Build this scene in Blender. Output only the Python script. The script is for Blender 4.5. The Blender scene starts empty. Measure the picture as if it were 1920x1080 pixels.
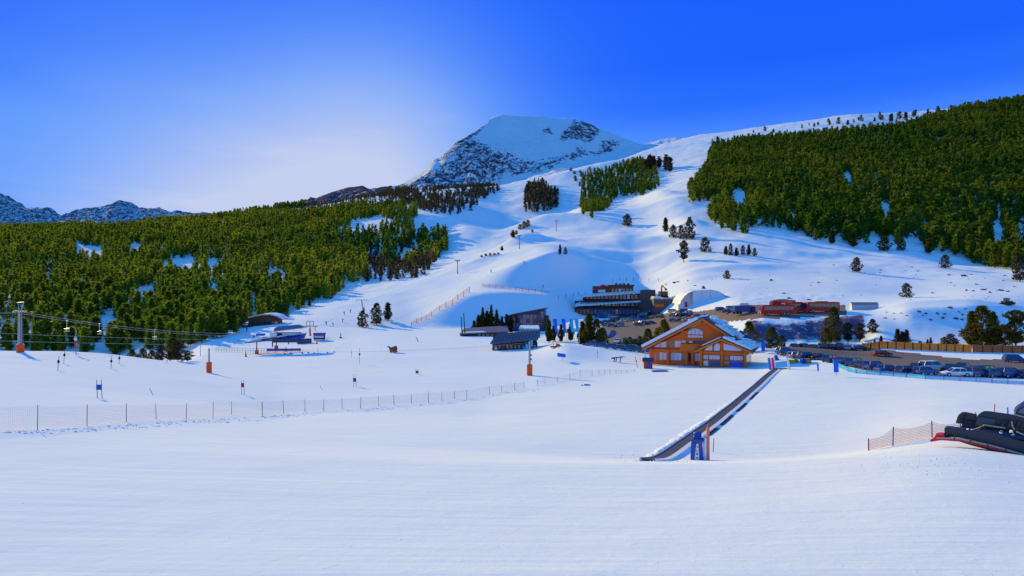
import bpy, math, random, numpy as np
R = math.radians
sc = bpy.context.scene
C = bpy.data.collections.new('Scene Objects'); sc.collection.children.link(C)
random.seed(7); RNG = np.random.default_rng(11)

# ------------------------------------------------------------------ camera
F, CX, HY = 1280.0, 960.0, 560.0        # focal in photo pixels, centre column, horizon row
cam = bpy.data.cameras.new('camera'); co = bpy.data.objects.new('camera', cam); sc.collection.objects.link(co)
cam.lens = 24; cam.sensor_width = 36; cam.shift_y = 20/1920
cam.clip_start = .5; cam.clip_end = 40000
co.location = (0, 0, 0); co.rotation_euler = (R(90), 0, 0)
sc.camera = co

# ------------------------------------------------------------------ light
SUN_PX, SUN_EL = -150.0, 21.0
sun_az = math.atan((SUN_PX-CX)/F)        # clockwise from +Y
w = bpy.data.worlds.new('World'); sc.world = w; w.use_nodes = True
nt = w.node_tree; nt.nodes.clear()
def N(t, **k):
    n = nt.nodes.new(t)
    for a, v in k.items(): setattr(n, a, v)
    return n
L = lambda a, b: nt.links.new(a, b)
def math_(op, a, b=None, clamp=False):
    m = N('ShaderNodeMath', operation=op, use_clamp=clamp)
    for i, v in enumerate((a, b)):
        if v is None: continue
        if hasattr(v, 'default_value'): L(v, m.inputs[i])
        else: m.inputs[i].default_value = v
    return m.outputs[0]
sky = N('ShaderNodeTexSky', sky_type='NISHITA', sun_disc=False, sun_elevation=R(SUN_EL), sun_rotation=sun_az,
        altitude=1800, air_density=1.0, dust_density=.6, ozone_density=3.0)
tc = N('ShaderNodeTexCoord')
sep = N('ShaderNodeSeparateXYZ'); L(tc.outputs['Generated'], sep.inputs[0])
def glow(px, py, sig, amp, vs=1.0):
    d = np.array([(px-CX)/F, 1, (HY-py)/F]); d /= np.linalg.norm(d)
    n = N('ShaderNodeVectorMath', operation='DOT_PRODUCT'); L(tc.outputs['Generated'], n.inputs[0]); n.inputs[1].default_value = d
    a = math_('SUBTRACT', 1.0, n.outputs['Value'])
    e = math_('POWER', math.e, math_('MULTIPLY', a, -1/(2*(sig*math.pi/180)**2)*2))
    return math_('MULTIPLY', e, amp)
el = math_('MAXIMUM', sep.outputs['Z'], 0.0)
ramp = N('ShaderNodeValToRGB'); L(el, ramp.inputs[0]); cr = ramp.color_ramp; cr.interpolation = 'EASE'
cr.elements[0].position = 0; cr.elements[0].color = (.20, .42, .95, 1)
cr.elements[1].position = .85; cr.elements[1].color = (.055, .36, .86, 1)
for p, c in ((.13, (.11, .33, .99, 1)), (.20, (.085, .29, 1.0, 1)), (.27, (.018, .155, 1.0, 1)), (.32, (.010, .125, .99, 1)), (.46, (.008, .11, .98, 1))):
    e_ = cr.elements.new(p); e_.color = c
g = math_('ADD', math_('ADD', glow(660, 385, 9.5, .70), glow(150, 490, 9.0, .42)), math_('ADD', glow(210, 60, 6, .07), math_('ADD', glow(360, 430, 6, .20), glow(780, 330, 8, .20))))
# thin streaked cirrus
mp = N('ShaderNodeMapping'); L(tc.outputs['Generated'], mp.inputs[0]); mp.inputs['Scale'].default_value = (2.2, 2.2, 14); mp.inputs['Rotation'].default_value = (0, R(14), R(20))
nz = N('ShaderNodeTexNoise'); L(mp.outputs[0], nz.inputs[0]); nz.inputs['Scale'].default_value = 2.2; nz.inputs['Detail'].default_value = 7
cz = math_('MULTIPLY', math_('MULTIPLY', math_('SUBTRACT', nz.outputs[0], .5, True), .8), math_('SUBTRACT', 1.0, math_('MULTIPLY', el, 3.2), True))
gg = math_('ADD', g, cz, True)
mix0 = N('ShaderNodeMix', data_type='RGBA'); L(math_('MULTIPLY', gg, 1.7, True), mix0.inputs[0]); L(ramp.outputs[0], mix0.inputs[6]); mix0.inputs[7].default_value = (.10, .34, 1.0, 1)
mix = N('ShaderNodeMix', data_type='RGBA'); L(math_('MULTIPLY', math_('POWER', gg, 2.6), 1.5, True), mix.inputs[0]); L(mix0.outputs[2], mix.inputs[6]); mix.inputs[7].default_value = (.56, .63, .87, 1)
# the half of the sky behind the viewer is paler
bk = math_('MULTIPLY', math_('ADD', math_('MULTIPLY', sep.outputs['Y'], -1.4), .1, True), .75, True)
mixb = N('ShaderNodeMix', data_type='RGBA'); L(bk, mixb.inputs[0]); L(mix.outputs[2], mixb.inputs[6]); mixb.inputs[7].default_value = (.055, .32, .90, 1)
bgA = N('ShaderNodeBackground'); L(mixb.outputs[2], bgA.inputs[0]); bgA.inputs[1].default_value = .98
bgB = N('ShaderNodeBackground'); L(sky.outputs[0], bgB.inputs[0]); bgB.inputs[1].default_value = .0015
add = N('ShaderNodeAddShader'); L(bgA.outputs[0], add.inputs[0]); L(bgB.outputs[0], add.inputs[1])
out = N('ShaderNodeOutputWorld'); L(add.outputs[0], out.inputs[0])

sl = bpy.data.lights.new('sun', 'SUN'); so = bpy.data.objects.new('sun', sl); sc.collection.objects.link(so)
sl.energy = 4.7; sl.angle = R(.5); sl.color = (1.0, .76, .10)
sd = np.array([math.sin(sun_az)*math.cos(R(SUN_EL)), math.cos(sun_az)*math.cos(R(SUN_EL)), math.sin(R(SUN_EL))])
from mathutils import Vector, Matrix
so.rotation_euler = Vector(sd).to_track_quat('Z', 'Y').to_euler()
sc.view_settings.view_transform = 'Standard'; sc.view_settings.look = 'None'
sc.view_settings.exposure = 0.0; sc.view_settings.gamma = 1

# ------------------------------------------------------------------ materials
def mat(name, col, rough=.7, metal=0, var=0, scale=3, bump=0, spec=.4, emit=None):
    m = bpy.data.materials.new(name); m.use_nodes = True; t = m.node_tree; b = t.nodes['Principled BSDF']
    b.inputs['Roughness'].default_value = rough; b.inputs['Metallic'].default_value = metal
    b.inputs['Specular IOR Level'].default_value = spec
    n = t.nodes.new('ShaderNodeTexNoise'); n.inputs['Scale'].default_value = scale; n.inputs['Detail'].default_value = 4
    tc_ = t.nodes.new('ShaderNodeTexCoord'); t.links.new(tc_.outputs['Object'], n.inputs[0])
    mx = t.nodes.new('ShaderNodeMix'); mx.data_type = 'RGBA'; t.links.new(n.outputs[0], mx.inputs[0])
    v = var or .12
    mx.inputs[6].default_value = [min(1, c*(1-v)) for c in col] + [1]; mx.inputs[7].default_value = [min(1, c*(1+v)) for c in col] + [1]
    t.links.new(mx.outputs[2], b.inputs['Base Color'])
    if bump:
        bp = t.nodes.new('ShaderNodeBump'); bp.inputs['Strength'].default_value = bump; bp.inputs['Distance'].default_value = .05
        t.links.new(n.outputs[0], bp.inputs['Height']); t.links.new(bp.outputs[0], b.inputs['Normal'])
    if emit:
        b.inputs['Emission Color'].default_value = list(emit)+[1]; b.inputs['Emission Strength'].default_value = 1
    return m
# ------------------------------------------------------------------ terrain
def hash2(ix, iy, s):
    n = (ix*374761393 + iy*668265263 + s*974634777) & 0xffffffff
    n = ((n ^ (n >> 13))*1274126177) & 0xffffffff
    return ((n ^ (n >> 16)) & 0xffff)/65535.0
def vn(x, y, s=0):
    ix = np.floor(x).astype(np.int64); iy = np.floor(y).astype(np.int64); fx = x-ix; fy = y-iy
    fx = fx*fx*fx*(fx*(fx*6-15)+10); fy = fy*fy*fy*(fy*(fy*6-15)+10)
    a = hash2(ix, iy, s); b = hash2(ix+1, iy, s); c = hash2(ix, iy+1, s); d = hash2(ix+1, iy+1, s)
    return (a+(b-a)*fx)*(1-fy)+(c+(d-c)*fx)*fy
def fbm(x, y, wl, octv=4, s=0, gain=.5, ridge=False):
    t = 0; amp = 1; tot = 0
    for o in range(octv):
        ca, sa = math.cos(o*1.3+.4), math.sin(o*1.3+.4); k = 2**o/wl
        v = vn((x*ca-y*sa)*k+17.3*o, (x*sa+y*ca)*k-9.1*o, s+o)
        if ridge: v = 1-abs(2*v-1)
        t = t+v*amp; tot += amp; amp *= gain
    return t/tot*2-1
def gs(a, sig, axis=0):
    if sig <= 0: return a
    n = int(3*sig)+1; k = np.exp(-.5*(np.arange(-n, n+1)/sig)**2); k /= k.sum()
    p = [(0, 0)]*a.ndim; p[axis] = (n, n)
    ap = np.pad(a, p, mode='edge')
    return np.apply_along_axis(lambda v: np.convolve(v, k, 'valid'), axis, ap)

# every layer: polyline of (column px, depth m, height z) or, with 'y', (column px, depth m, row y)
LZ = [
 [(960, 1, -7.6)],
 [(960, 20, -8.1)],
 [(0, 40, -8.8), (530, 40, -9.3), (900, 40, -9.6), (1200, 41, -9.85), (1340, 41, -9.85), (1500, 41, -9.65), (1650, 41, -9.3), (1750, 41, -9.1), (1850, 40, -9.12), (1950, 38, -9.3), (2100, 38, -9.4)],
 [(0, 52, -9.3), (530, 52, -10.8), (900, 52, -11.7), (1150, 52, -12.3), (1400, 52, -12.4), (1560, 53, -12.2), (1650, 53, -11.8), (1700, 53, -11.4), (1770, 52, -10.6), (1850, 52, -10.9), (1920, 52, -11.3)],
 [(0, 90, -10.3), (530, 90, -15), (900, 90, -15.2), (1200, 90, -13.9), (1500, 90, -13.0), (1750, 90, -12.5), (1920, 90, -12.5)],
 [(0, 120, -11.3), (300, 120, -13.5), (530, 120, -15.8), (900, 120, -16.2), (1200, 120, -14.9), (1500, 120, -13.5), (1750, 118, -13.4), (1920, 118, -13.8)],
 [(0, 165, -12.35), (120, 165, -12.3), (200, 165, -12.95), (290, 165, -14.5), (400, 165, -16.3), (530, 165, -16.5), (900, 165, -16.1), (1000, 165, -16.0), (1200, 162, -16.0), (1420, 162, -15.9), (1480, 160, -14.6), (1540, 160, -14.2), (1920, 160, -14.3)],
 [(0, 210, -30), (230, 210, -30), (300, 205, -24), (360, 200, -17.2), (530, 200, -16.9), (700, 200, -15.4), (900, 200, -15.0), (1000, 195, -14.4), (1060, 186, -11.6), (1140, 186, -13.7), (1205, 180, -14.8), (1250, 180, -15.6), (1400, 185, -15.2), (1420, 203, -13.6), (1500, 203, -13.4), (1620, 203, -13.4), (1650, 192, -12.4), (1820, 192, -13.1), (1920, 192, -13.2)],
 [(0, 260, -40), (230, 260, -40), (300, 240, -30), (380, 235, -17.8), (530, 240, -16.2), (700, 240, -14.4), (900, 240, -14.0), (1000, 240, -14.2), (1060, 205, -14.6), (1250, 205, -14.7), (1340, 215, -12.8), (1420, 211, -6.6), (1600, 211, -6.2), (1650, 209, -7.4), (1700, 206, -9.4), (1920, 208, -9.6)],
 [(0, 320, -26), (230, 320, -26), (330, 300, -19), (400, 300, -14.3), (530, 300, -11.4), (640, 300, -12.6), (780, 300, -13), (900, 300, -13), (1000, 305, -13), (1055, 318, -12.2), (1085, 342, -9.8), (1212, 345, -9.2), (1245, 318, -8.3), (1290, 290, -7.2), (1380, 262, -2.9), (1600, 262, -2.6), (1640, 234, -4.4), (1700, 219, -3.0), (1820, 219, -2.3), (1900, 224, -3.5), (1990, 235, -6)],
 [(0, 400, -9), (250, 400, -9), (400, 400, -6), (530, 400, -7), (640, 400, 1.5), (730, 370, 0), (785, 310, -11), (840, 316, -3.7), (880, 323, 2.0), (910, 326, 3.2), (960, 327, 3.2), (1040, 333, 1.2), (1075, 360, -3.5), (1130, 364, -3), (1200, 376, -3.5), (1290, 305, -1), (1380, 300, 2), (1580, 300, 3), (1700, 300, 1.4), (1820, 300, 3.5), (1920, 300, 4)],
 [(0, 520, 15), (250, 520, 15), (400, 520, 16), (530, 480, 8), (640, 450, 7), (740, 440, 11), (840, 385, 7), (900, 343, 5.2), (960, 350, 5.4), (1040, 362, 4.4), (1065, 370, 3), (1100, 416, 13), (1135, 446, 22.5), (1170, 430, 14), (1205, 410, 6.5), (1290, 360, 8.4), (1380, 370, 13), (1580, 370, 13), (1700, 360, 11.2), (1920, 370, 14)],
 [(0, 650, 42), (400, 650, 42), (530, 600, 33), (640, 540, 21), (740, 480, 14.5), (830, 490, 23), (900, 376, 11.3), (960, 375, 18.5), (1040, 393, 28), (1065, 416, 26.5), (1100, 450, 26.5), (1135, 470, 26.5), (1170, 460, 21), (1205, 452, 16), (1290, 440, 27.5), (1400, 430, 27), (1580, 430, 25), (1700, 430, 24.5), (1820, 430, 20), (1920, 430, 19)],
 [(0, 800, 72), (400, 800, 75), (530, 760, 68), (640, 680, 50), (740, 645, 31), (830, 660, 44), (900, 600, 42), (960, 600, 49), (1040, 560, 47), (1120, 560, 46.5), (1200, 600, 56), (1290, 620, 73), (1400, 600, 77), (1580, 600, 75), (1700, 600, 72), (1920, 600, 65)],
 [(0, 950, 90), (400, 980, 108), (530, 950, 112), (640, 880, 105), (740, 770, 90), (830, 770, 92), (900, 850, 93), (960, 850, 86), (1040, 880, 103), (1120, 880, 117), (1200, 900, 133), (1290, 950, 171), (1400, 950, 186), (1700, 950, 193), (1920, 950, 200)],
]
LY = [
 [(-400, 1150, 420), (0, 1150, 431), (230, 1150, 429), (320, 1150, 420), (400, 1150, 411), (460, 1180, 402), (520, 1200, 393), (600, 1230, 386), (640, 1250, 377), (700, 1250, 366), (760, 1250, 356), (830, 1200, 354), (930, 1150, 350), (1000, 1150, 334), (1060, 1150, 318), (1120, 1200, 306), (1180, 1300, 293), (1240, 1400, 270), (1300, 1500, 251), (1400, 1500, 241), (1500, 1500, 226), (1600, 1500, 213), (1700, 1500, 210), (1760, 1500, 204), (1920, 1500, 188), (2300, 1500, 155)],
 [(-400, 1700, 460), (230, 1700, 455), (400, 1700, 440), (640, 1700, 400), (760, 1700, 372), (930, 1700, 372), (1060, 1700, 350), (1200, 1850, 310), (1300, 1850, 285), (1500, 1850, 260), (1920, 1850, 225), (2300, 1850, 190)],
 [(-300, 5300, 440), (0, 5300, 434), (230, 5300, 436), (400, 5400, 424), (520, 3500, 405), (600, 2800, 390), (700, 2700, 366), (760, 2650, 354), (930, 2680, 354), (1000, 2700, 342), (1060, 2700, 330), (1200, 2750, 306), (1400, 2750, 300), (1920, 2750, 300)],
 [(-300, 5650, 405), (0, 5650, 398), (120, 5700, 420), (230, 5650, 405), (400, 5700, 415), (520, 3700, 402), (600, 2950, 378), (700, 2870, 362), (760, 2780, 350), (800, 2780, 340), (830, 2780, 326), (880, 2830, 302), (930, 2900, 284), (1000, 2950, 275), (1060, 2970, 272), (1120, 3000, 282), (1180, 3000, 288), (1300, 3000, 268), (1500, 3000, 300), (1920, 3000, 320)],
 [(-400, 6000, 380), (-100, 6000, 350), (0, 6000, 361), (10, 6000, 367), (20, 6000, 368), (37, 6000, 377), (50, 6000, 389), (67, 6000, 389), (93, 6000, 395), (117, 6000, 404), (133, 6000, 398), (167, 6000, 389), (200, 6000, 382), (222, 6000, 375), (247, 6000, 378), (263, 6000, 388), (277, 6000, 393), (300, 6000, 393), (312, 6000, 401), (333, 6000, 401), (367, 6000, 402), (400, 6000, 406), (430, 5800, 410), (540, 4000, 400), (590, 3200, 383), (600, 3150, 370), (625, 3100, 361), (650, 3050, 353), (680, 3000, 349), (692, 3000, 356), (720, 3000, 359), (745, 3000, 350), (760, 3000, 342), (792, 3000, 322), (814, 3000, 297), (827, 3000, 295), (832, 3000, 285), (862, 3050, 259), (870, 3050, 257), (885, 3100, 246), (910, 3150, 231), (922, 3200, 219), (940, 3200, 213), (967, 3250, 215), (992, 3250, 217), (1012, 3250, 215), (1030, 3250, 220), (1060, 3250, 222), (1085, 3250, 225), (1102, 3250, 231), (1125, 3250, 242), (1145, 3250, 249), (1172, 3250, 260), (1205, 3250, 273), (1222, 3250, 269), (1240, 3250, 262), (1300, 3250, 257), (1500, 3250, 290), (1920, 3250, 300)],
]
PXG = np.arange(-700, 2701, 2.0)
lay_d, lay_z = [], []
for i, l in enumerate(LZ):
    p = np.array(l, float); sg = 30 if i < 4 else 9 if i < 6 else (5 if i < 10 else 9)
    lay_d.append(gs(np.interp(PXG, p[:, 0], p[:, 1]), sg)); lay_z.append(gs(np.interp(PXG, p[:, 0], p[:, 2]), sg))
for i, l in enumerate(LY):
    p = np.array(l, float); sg = [6, 10, 8, 6, 1.2][i]
    d = np.interp(PXG, p[:, 0], p[:, 1]); v = (HY-np.interp(PXG, p[:, 0], p[:, 2]))/F
    d = gs(d, sg); v = gs(v, sg); lay_d.append(d); lay_z.append(v*d)
lay_d.append(lay_d[-1]+1500); lay_z.append(np.minimum(lay_z[-1]*.3, 60))
lay_d.append(np.full_like(lay_d[-1], 14000.)); lay_z.append(np.full_like(lay_d[-1], -60.))
lay_d = np.array(lay_d); lay_z = np.array(lay_z)

ths = np.concatenate([np.radians(np.linspace(-180, -46, 50))[:-1], np.radians(np.linspace(-46, 46, 1060)), np.radians(np.linspace(46, 180, 50))[1:]])
rad = np.concatenate([[1, 4, 8, 12, 15], np.geomspace(17, 250, 210)[:-1], np.geomspace(250, 480, 130)[:-1], np.geomspace(480, 1850, 150)[:-1], np.geomspace(1850, 2400, 20)[:-1], np.geomspace(2400, 3500, 110)[:-1], np.geomspace(3500, 6000, 30)[:-1], np.geomspace(6000, 8000, 110), [9000, 10000, 14000]])
NT, NR = len(ths), len(rad)
TH_MAX = math.atan((2600-CX)/F); TH_MIN = math.atan((-640-CX)/F)
thc = np.clip(ths, TH_MIN, TH_MAX)
pxs = CX+F*np.tan(thc)
Z = np.zeros((NT, NR))
LD = np.array([np.interp(pxs, PXG, a) for a in lay_d]); LZZ = np.array([np.interp(pxs, PXG, a) for a in lay_z])
for i in range(NT):
    Z[i] = np.interp(rad, LD[:, i]/math.cos(thc[i]), LZZ[:, i])
# blend both sides behind the camera
back = np.abs(ths) > math.radians(70)
mid = .5*(Z[0]+Z[-1])*.6-3
for i in np.where(back)[0]:
    t = min(1, (abs(ths[i])-math.radians(70))/math.radians(110)); t = t*t*(3-2*t)
    Z[i] = Z[i]*(1-t)+mid*t
Z = np.concatenate([gs(Z[:, :480], 1.7, 1), gs(Z[:, 480:], .8, 1)], 1)
XX = np.sin(ths)[:, None]*rad[None]; YY = np.cos(ths)[:, None]*rad[None]
PX = CX+F*XX/np.maximum(YY, 1e-3); PX[YY <= 0] = -9999
RR = np.broadcast_to(rad[None], XX.shape)
# natural unevenness, growing with distance
sm = lambda a, b, x: np.clip((x-a)/(b-a), 0, 1)**2*(3-2*np.clip((x-a)/(b-a), 0, 1))
Z += fbm(XX, YY, 14, 3, 3)*.10*sm(10, 40, RR)*(1-sm(300, 500, RR))
Z += fbm(XX, YY*.6, 60, 3, 5)*.30*sm(30, 90, RR)*(1-sm(120, 150, RR)*.6)
hill = sm(300, 480, RR)*(1-sm(1500, 1900, RR))
Z += hill*(fbm(XX, YY, 90, 4, 8)*3.3+fbm(XX, YY, 24, 3, 9)*1.1)
far = sm(2250, 2500, RR)
rough_m = far*(1-sm(8000, 9000, RR))
fm = fbm(XX, YY, 420, 6, 21, .55, True)
Ldep = np.interp(PX, PXG, lay_d[-3]); cw = 1-.8*np.exp(-((YY-Ldep)/130)**2)*(RR < 3600); rough_m = rough_m*cw
Z += rough_m*(fm-.1)*np.where(RR > 3600, 44, 46)*(1-.0*far)
Z += rough_m*fbm(XX, YY, 60, 4, 31, .6)*np.where(RR > 3600, 20, 11)

def poly_mask(px, py, poly):
    px = np.asarray(px); py = np.asarray(py); ins = np.zeros(px.shape, bool); n = len(poly)
    for i in range(n):
        x0, y0 = poly[i]; x1, y1 = poly[(i+1) % n]
        if y0 == y1: continue
        c = ((y0 > py) != (y1 > py)) & (px < (x1-x0)*(py-y0)/(y1-y0)+x0)
        ins ^= c
    return ins
PY = HY-F*Z/np.maximum(YY, 1e-3)
# local relief: knolls and hollows placed on the slopes (px, depth, half-width m, half-depth m, height)
for px, d, wx, wy, h in [(1490, 172, 14, 5, 1.6), (1445, 178, 10, 4, 1.2), (985, 560, 22, 16, 9), (1160, 700, 90, 40, 10), (1015, 720, 40, 30, 12), (1165, 560, 16, 25, 6), (1215, 545, 14, 22, 5), (1090, 820, 18, 60, 9), (1290, 560, 14, 40, 6), (880, 720, 20, 60, 7), (1240, 800, 18, 70, 8), (900, 450, 16, 14, 4),
                         (1180, 500, 26, 16, 4.5), (1240, 470, 20, 16, 3), (1360, 395, 25, 8, 1.6), (1280, 640, 30, 60, 8), (880, 900, 30, 50, 8),
                         (1300, 53, 3, .8, .0), (1090, 300, 10, 6, 2.2), (1760, 232, 30, 7, 1.5), (1130, 330, 10, 6, 0)]:
    x0 = (px-CX)/F*d
    e = ((XX-x0)/wx)**2+((YY-d)/wy)**2
    Z += h*np.exp(-e)
PY = HY-F*Z/np.maximum(YY, 1e-3)

def height(x, y):
    x = np.asarray(x, float); y = np.asarray(y, float)
    th = np.arctan2(x, y); r = np.hypot(x, y)
    i = np.clip(np.interp(th, ths, np.arange(NT)), 0, NT-1.001); j = np.clip(np.interp(r, rad, np.arange(NR)), 0, NR-1.001)
    i0 = i.astype(int); j0 = j.astype(int); a = i-i0; b = j-j0
    return (Z[i0, j0]*(1-b)+Z[i0, j0+1]*b)*(1-a)+(Z[i0+1, j0]*(1-b)+Z[i0+1, j0+1]*b)*a
def hz(x, y): return float(height(x, y))
def at(px, py, dmin=15.0, dmax=13000.0):
    """point of the terrain seen at a photo pixel, searched from depth dmin outwards"""
    d = np.geomspace(dmin, dmax, 2500); u = (px-CX)/F; v = (HY-py)/F
    z = height(u*d, d); k = np.argmax(z >= v*d)
    if not (z >= v*d).any(): k = len(d)-1
    return Vector((u*d[k], d[k], float(z[k])))
def pt(px, d):
    x = (px-CX)/F*d
    return Vector((x, d, hz(x, d)))
vis_px = CX+F*np.tan(ths)

def add_attr(me, name, val):
    a = me.attributes.new(name, 'FLOAT', 'POINT'); a.data.foreach_set('value', np.asarray(val, np.float32).ravel())
def mesh_np(name, verts, faces, smooth=True):
    """faces: (n,k) int array"""
    me = bpy.data.meshes.new(name); n, k = faces.shape
    me.vertices.add(len(verts)); me.vertices.foreach_set('co', verts.astype(np.float32).ravel())
    me.loops.add(n*k); me.loops.foreach_set('vertex_index', faces.astype(np.int32).ravel())
    me.polygons.add(n); me.polygons.foreach_set('loop_start', np.arange(n, dtype=np.int32)*k)
    me.polygons.foreach_set('loop_total', np.full(n, k, np.int32))
    me.polygons.foreach_set('use_smooth', np.full(n, smooth, bool))
    me.update(calc_edges=True); me.validate(); return me

# --- masks kept as attributes: rock on the mountains, broken rubble on the embankment
def poly_soft(polys):
    m = np.zeros(XX.shape)
    wx, wy = fbm(XX, YY, 160, 4, 81, .6)*16*(RR > 2200), fbm(XX, Z, 120, 4, 83, .6)*11*(RR > 2200)
    for p in polys: m = np.maximum(m, poly_mask(PX+wx, PY+wy, p).astype(float))
    return m
rock = np.zeros(XX.shape)
fz = RR > 2200
crag = poly_soft([[(800, 318), (835, 278), (866, 252), (882, 262), (884, 290), (868, 302), (835, 300), (815, 312)],
                  [(1012, 250), (1022, 236), (1034, 234), (1042, 252), (1030, 254)],
                  [(1046, 262), (1056, 240), (1066, 224), (1096, 228), (1122, 240), (1118, 258), (1108, 272), (1086, 270), (1062, 270)]])
speck = poly_soft([[(740, 352), (800, 322), (870, 262), (900, 262), (960, 285), (1000, 300), (1040, 292), (1072, 300), (1060, 318), (1000, 325), (930, 352), (860, 360), (740, 360)],
                   [(1000, 300), (1060, 288), (1115, 284), (1140, 262), (1165, 262), (1160, 284), (1110, 300), (1040, 318)],
                   [(860, 262), (905, 235), (922, 220), (930, 224), (900, 262)], [(1070, 270), (1100, 276), (1100, 288), (1075, 284)], [(1118, 258), (1135, 262), (1140, 285), (1122, 284)]])
low = (RR > 3600)
rock += fz*np.maximum(gs(gs(crag, 1.5, 0), 1.5, 1)*.45, gs(gs(speck, 3, 0), 3, 1)*.47)
rock += fz*.03*gs(gs(poly_soft([[(1040, 266), (1062, 222), (1100, 226), (1128, 240), (1120, 262), (1108, 276), (1060, 274)], [(1010, 252), (1022, 235), (1036, 233), (1044, 254)]]), 2, 0), 2, 1)
rock += low*.47
rock += fz*(PX < 735)*(RR < 3600)*.55
rock += fz*.09
hillrock = poly_soft([[(740, 350), (960, 345), (935, 365), (700, 385)], [(1075, 330), (1110, 300), (1120, 330), (1095, 370)]])
rock += (RR < 1900)*gs(hillrock, 2, 0)*.42
rub = poly_soft([[(1396, 598), (1480, 600), (1622, 588), (1628, 640), (1400, 648)]])*(RR < 260)*(RR > 190)
rub = np.maximum(rub, poly_soft([[(1345, 548), (1580, 552), (1570, 575), (1380, 572)]])*(RR > 255)*(RR < 420)*.35)
rub = gs(gs(rub, 1.5, 0), 1.0, 1)
Z += rub*fbm(XX, YY, 3.5, 3, 41)*.7
idx = np.arange(NT*NR).reshape(NT, NR)
def ring(j0, j1, name):
    V = np.stack([XX[:, j0:j1+1], YY[:, j0:j1+1], Z[:, j0:j1+1]], -1).reshape(-1, 3)
    n = j1-j0+1; ii = np.arange(NT*n).reshape(NT, n)
    f = np.stack([ii[:-1, :-1], ii[:-1, 1:], ii[1:, 1:], ii[1:, :-1]], -1).reshape(-1, 4)[:, ::-1]
    me = mesh_np(name, V, f)
    add_attr(me, 'rock', rock[:, j0:j1+1]); add_attr(me, 'rubble', rub[:, j0:j1+1])
    o = bpy.data.objects.new(name, me); C.objects.link(o); o['kind'] = 'structure'; return o
jm = int(np.searchsorted(rad, 1900))
ground = ring(0, jm, 'ground'); mountain = ring(jm, NR-1, 'mountain')

def snow_mat(name, far_=False):
    m = bpy.data.materials.new(name); m.use_nodes = True; t = m.node_tree; b = t.nodes['Principled BSDF']
    def n(ty, **k):
        x = t.nodes.new(ty)
        for a, v in k.items(): setattr(x, a, v)
        return x
    def mth(op, a, b_=None, c=None, cl=False):
        q = n('ShaderNodeMath', operation=op, use_clamp=cl)
        for i, v in enumerate((a, b_, c)):
            if v is None: continue
            if hasattr(v, 'default_value'): t.links.new(v, q.inputs[i])
            else: q.inputs[i].default_value = v
        return q.outputs[0]
    geo = n('ShaderNodeNewGeometry')
    def noise(scale, det, vec=None, mp=None, rough=.55):
        x = n('ShaderNodeTexNoise'); x.inputs['Scale'].default_value = scale; x.inputs['Detail'].default_value = det; x.inputs['Roughness'].default_value = rough
        src = geo.outputs['Position']
        if mp:
            q = n('ShaderNodeMapping'); q.inputs['Scale'].default_value = mp[0]; q.inputs['Rotation'].default_value = mp[1]; t.links.new(src, q.inputs[0]); src = q.outputs[0]
        t.links.new(src, x.inputs['Vector']); return x.outputs[0]
    ar = n('ShaderNodeAttribute', attribute_name='rock'); au = n('ShaderNodeAttribute', attribute_name='rubble')
    b.inputs['Roughness'].default_value = .9; b.inputs['Specular IOR Level'].default_value = 0
    snow = n('ShaderNodeMix', data_type='RGBA'); snow.inputs[6].default_value = (.80, .81, .84, 1); snow.inputs[7].default_value = (.90, .90, .91, 1)
    t.links.new(noise(.05, 5, mp=((1, .25, 1), (0, 0, R(8)))), snow.inputs[0])
    if far_:
        rn = mth('ADD', mth('MULTIPLY', noise(.03, 8, rough=.75), .85), mth('MULTIPLY', noise(.09, 6, mp=((1, 1, .6), (0, 0, 0)), rough=.8), .85))
        rn = mth('SUBTRACT', rn, .35)
    else:
        rn = noise(.16, 6, rough=.7)
    rk = mth('MULTIPLY', mth('SUBTRACT', mth('ADD', rn, ar.outputs['Fac']), 1.0), 14.0, cl=True)
    rc = n('ShaderNodeMix', data_type='RGBA'); rc.inputs[6].default_value = (.05, .035, .065, 1); rc.inputs[7].default_value = (.17, .11, .13, 1)
    t.links.new(noise(.03 if far_ else .6, 6), rc.inputs[0])
    mx = n('ShaderNodeMix', data_type='RGBA'); t.links.new(rk, mx.inputs[0]); t.links.new(snow.outputs[2], mx.inputs[6]); t.links.new(rc.outputs[2], mx.inputs[7])
    ub = mth('MULTIPLY', mth('SUBTRACT', mth('ADD', noise(.35, 8, rough=.85), mth('MULTIPLY', au.outputs['Fac'], .66)), 1.0), 9.0, cl=True)
    m2 = n('ShaderNodeMix', data_type='RGBA'); t.links.new(ub, m2.inputs[0]); t.links.new(mx.outputs[2], m2.inputs[6]); m2.inputs[7].default_value = (.13, .095, .17, 1)
    t.links.new(m2.outputs[2], b.inputs['Base Color'])
    if far_:
        h = mth('MULTIPLY', noise(.03, 8, rough=.65), 30.0); dist = 1.0; st = .7
    else:
        fine = mth('MULTIPLY', noise(2.2, 4), .018)
        med = mth('MULTIPLY', noise(.35, 5), .09)
        gro = mth('MULTIPLY', noise(.5, 3, mp=((.16, 2.6, 1), (0, 0, R(4)))), .06)
        gro = mth('ADD', gro, mth('MULTIPLY', mth('SUBTRACT', noise(1.7, 5, rough=.7), .60, cl=True), .10))
        big = mth('MULTIPLY', noise(.035, 4, mp=((.6, 1.6, 1), (0, 0, R(-8)))), .5)
        h = mth('ADD', mth('ADD', fine, med), mth('ADD', gro, big)); dist = 1.0; st = .75
    bp = n('ShaderNodeBump'); bp.inputs['Strength'].default_value = st; bp.inputs['Distance'].default_value = dist
    t.links.new(h, bp.inputs['Height']); t.links.new(bp.outputs[0], b.inputs['Normal'])
    return m
ground.data.materials.append(snow_mat('snow')); mountain.data.materials.append(snow_mat('mountain_snow', True))

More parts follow.
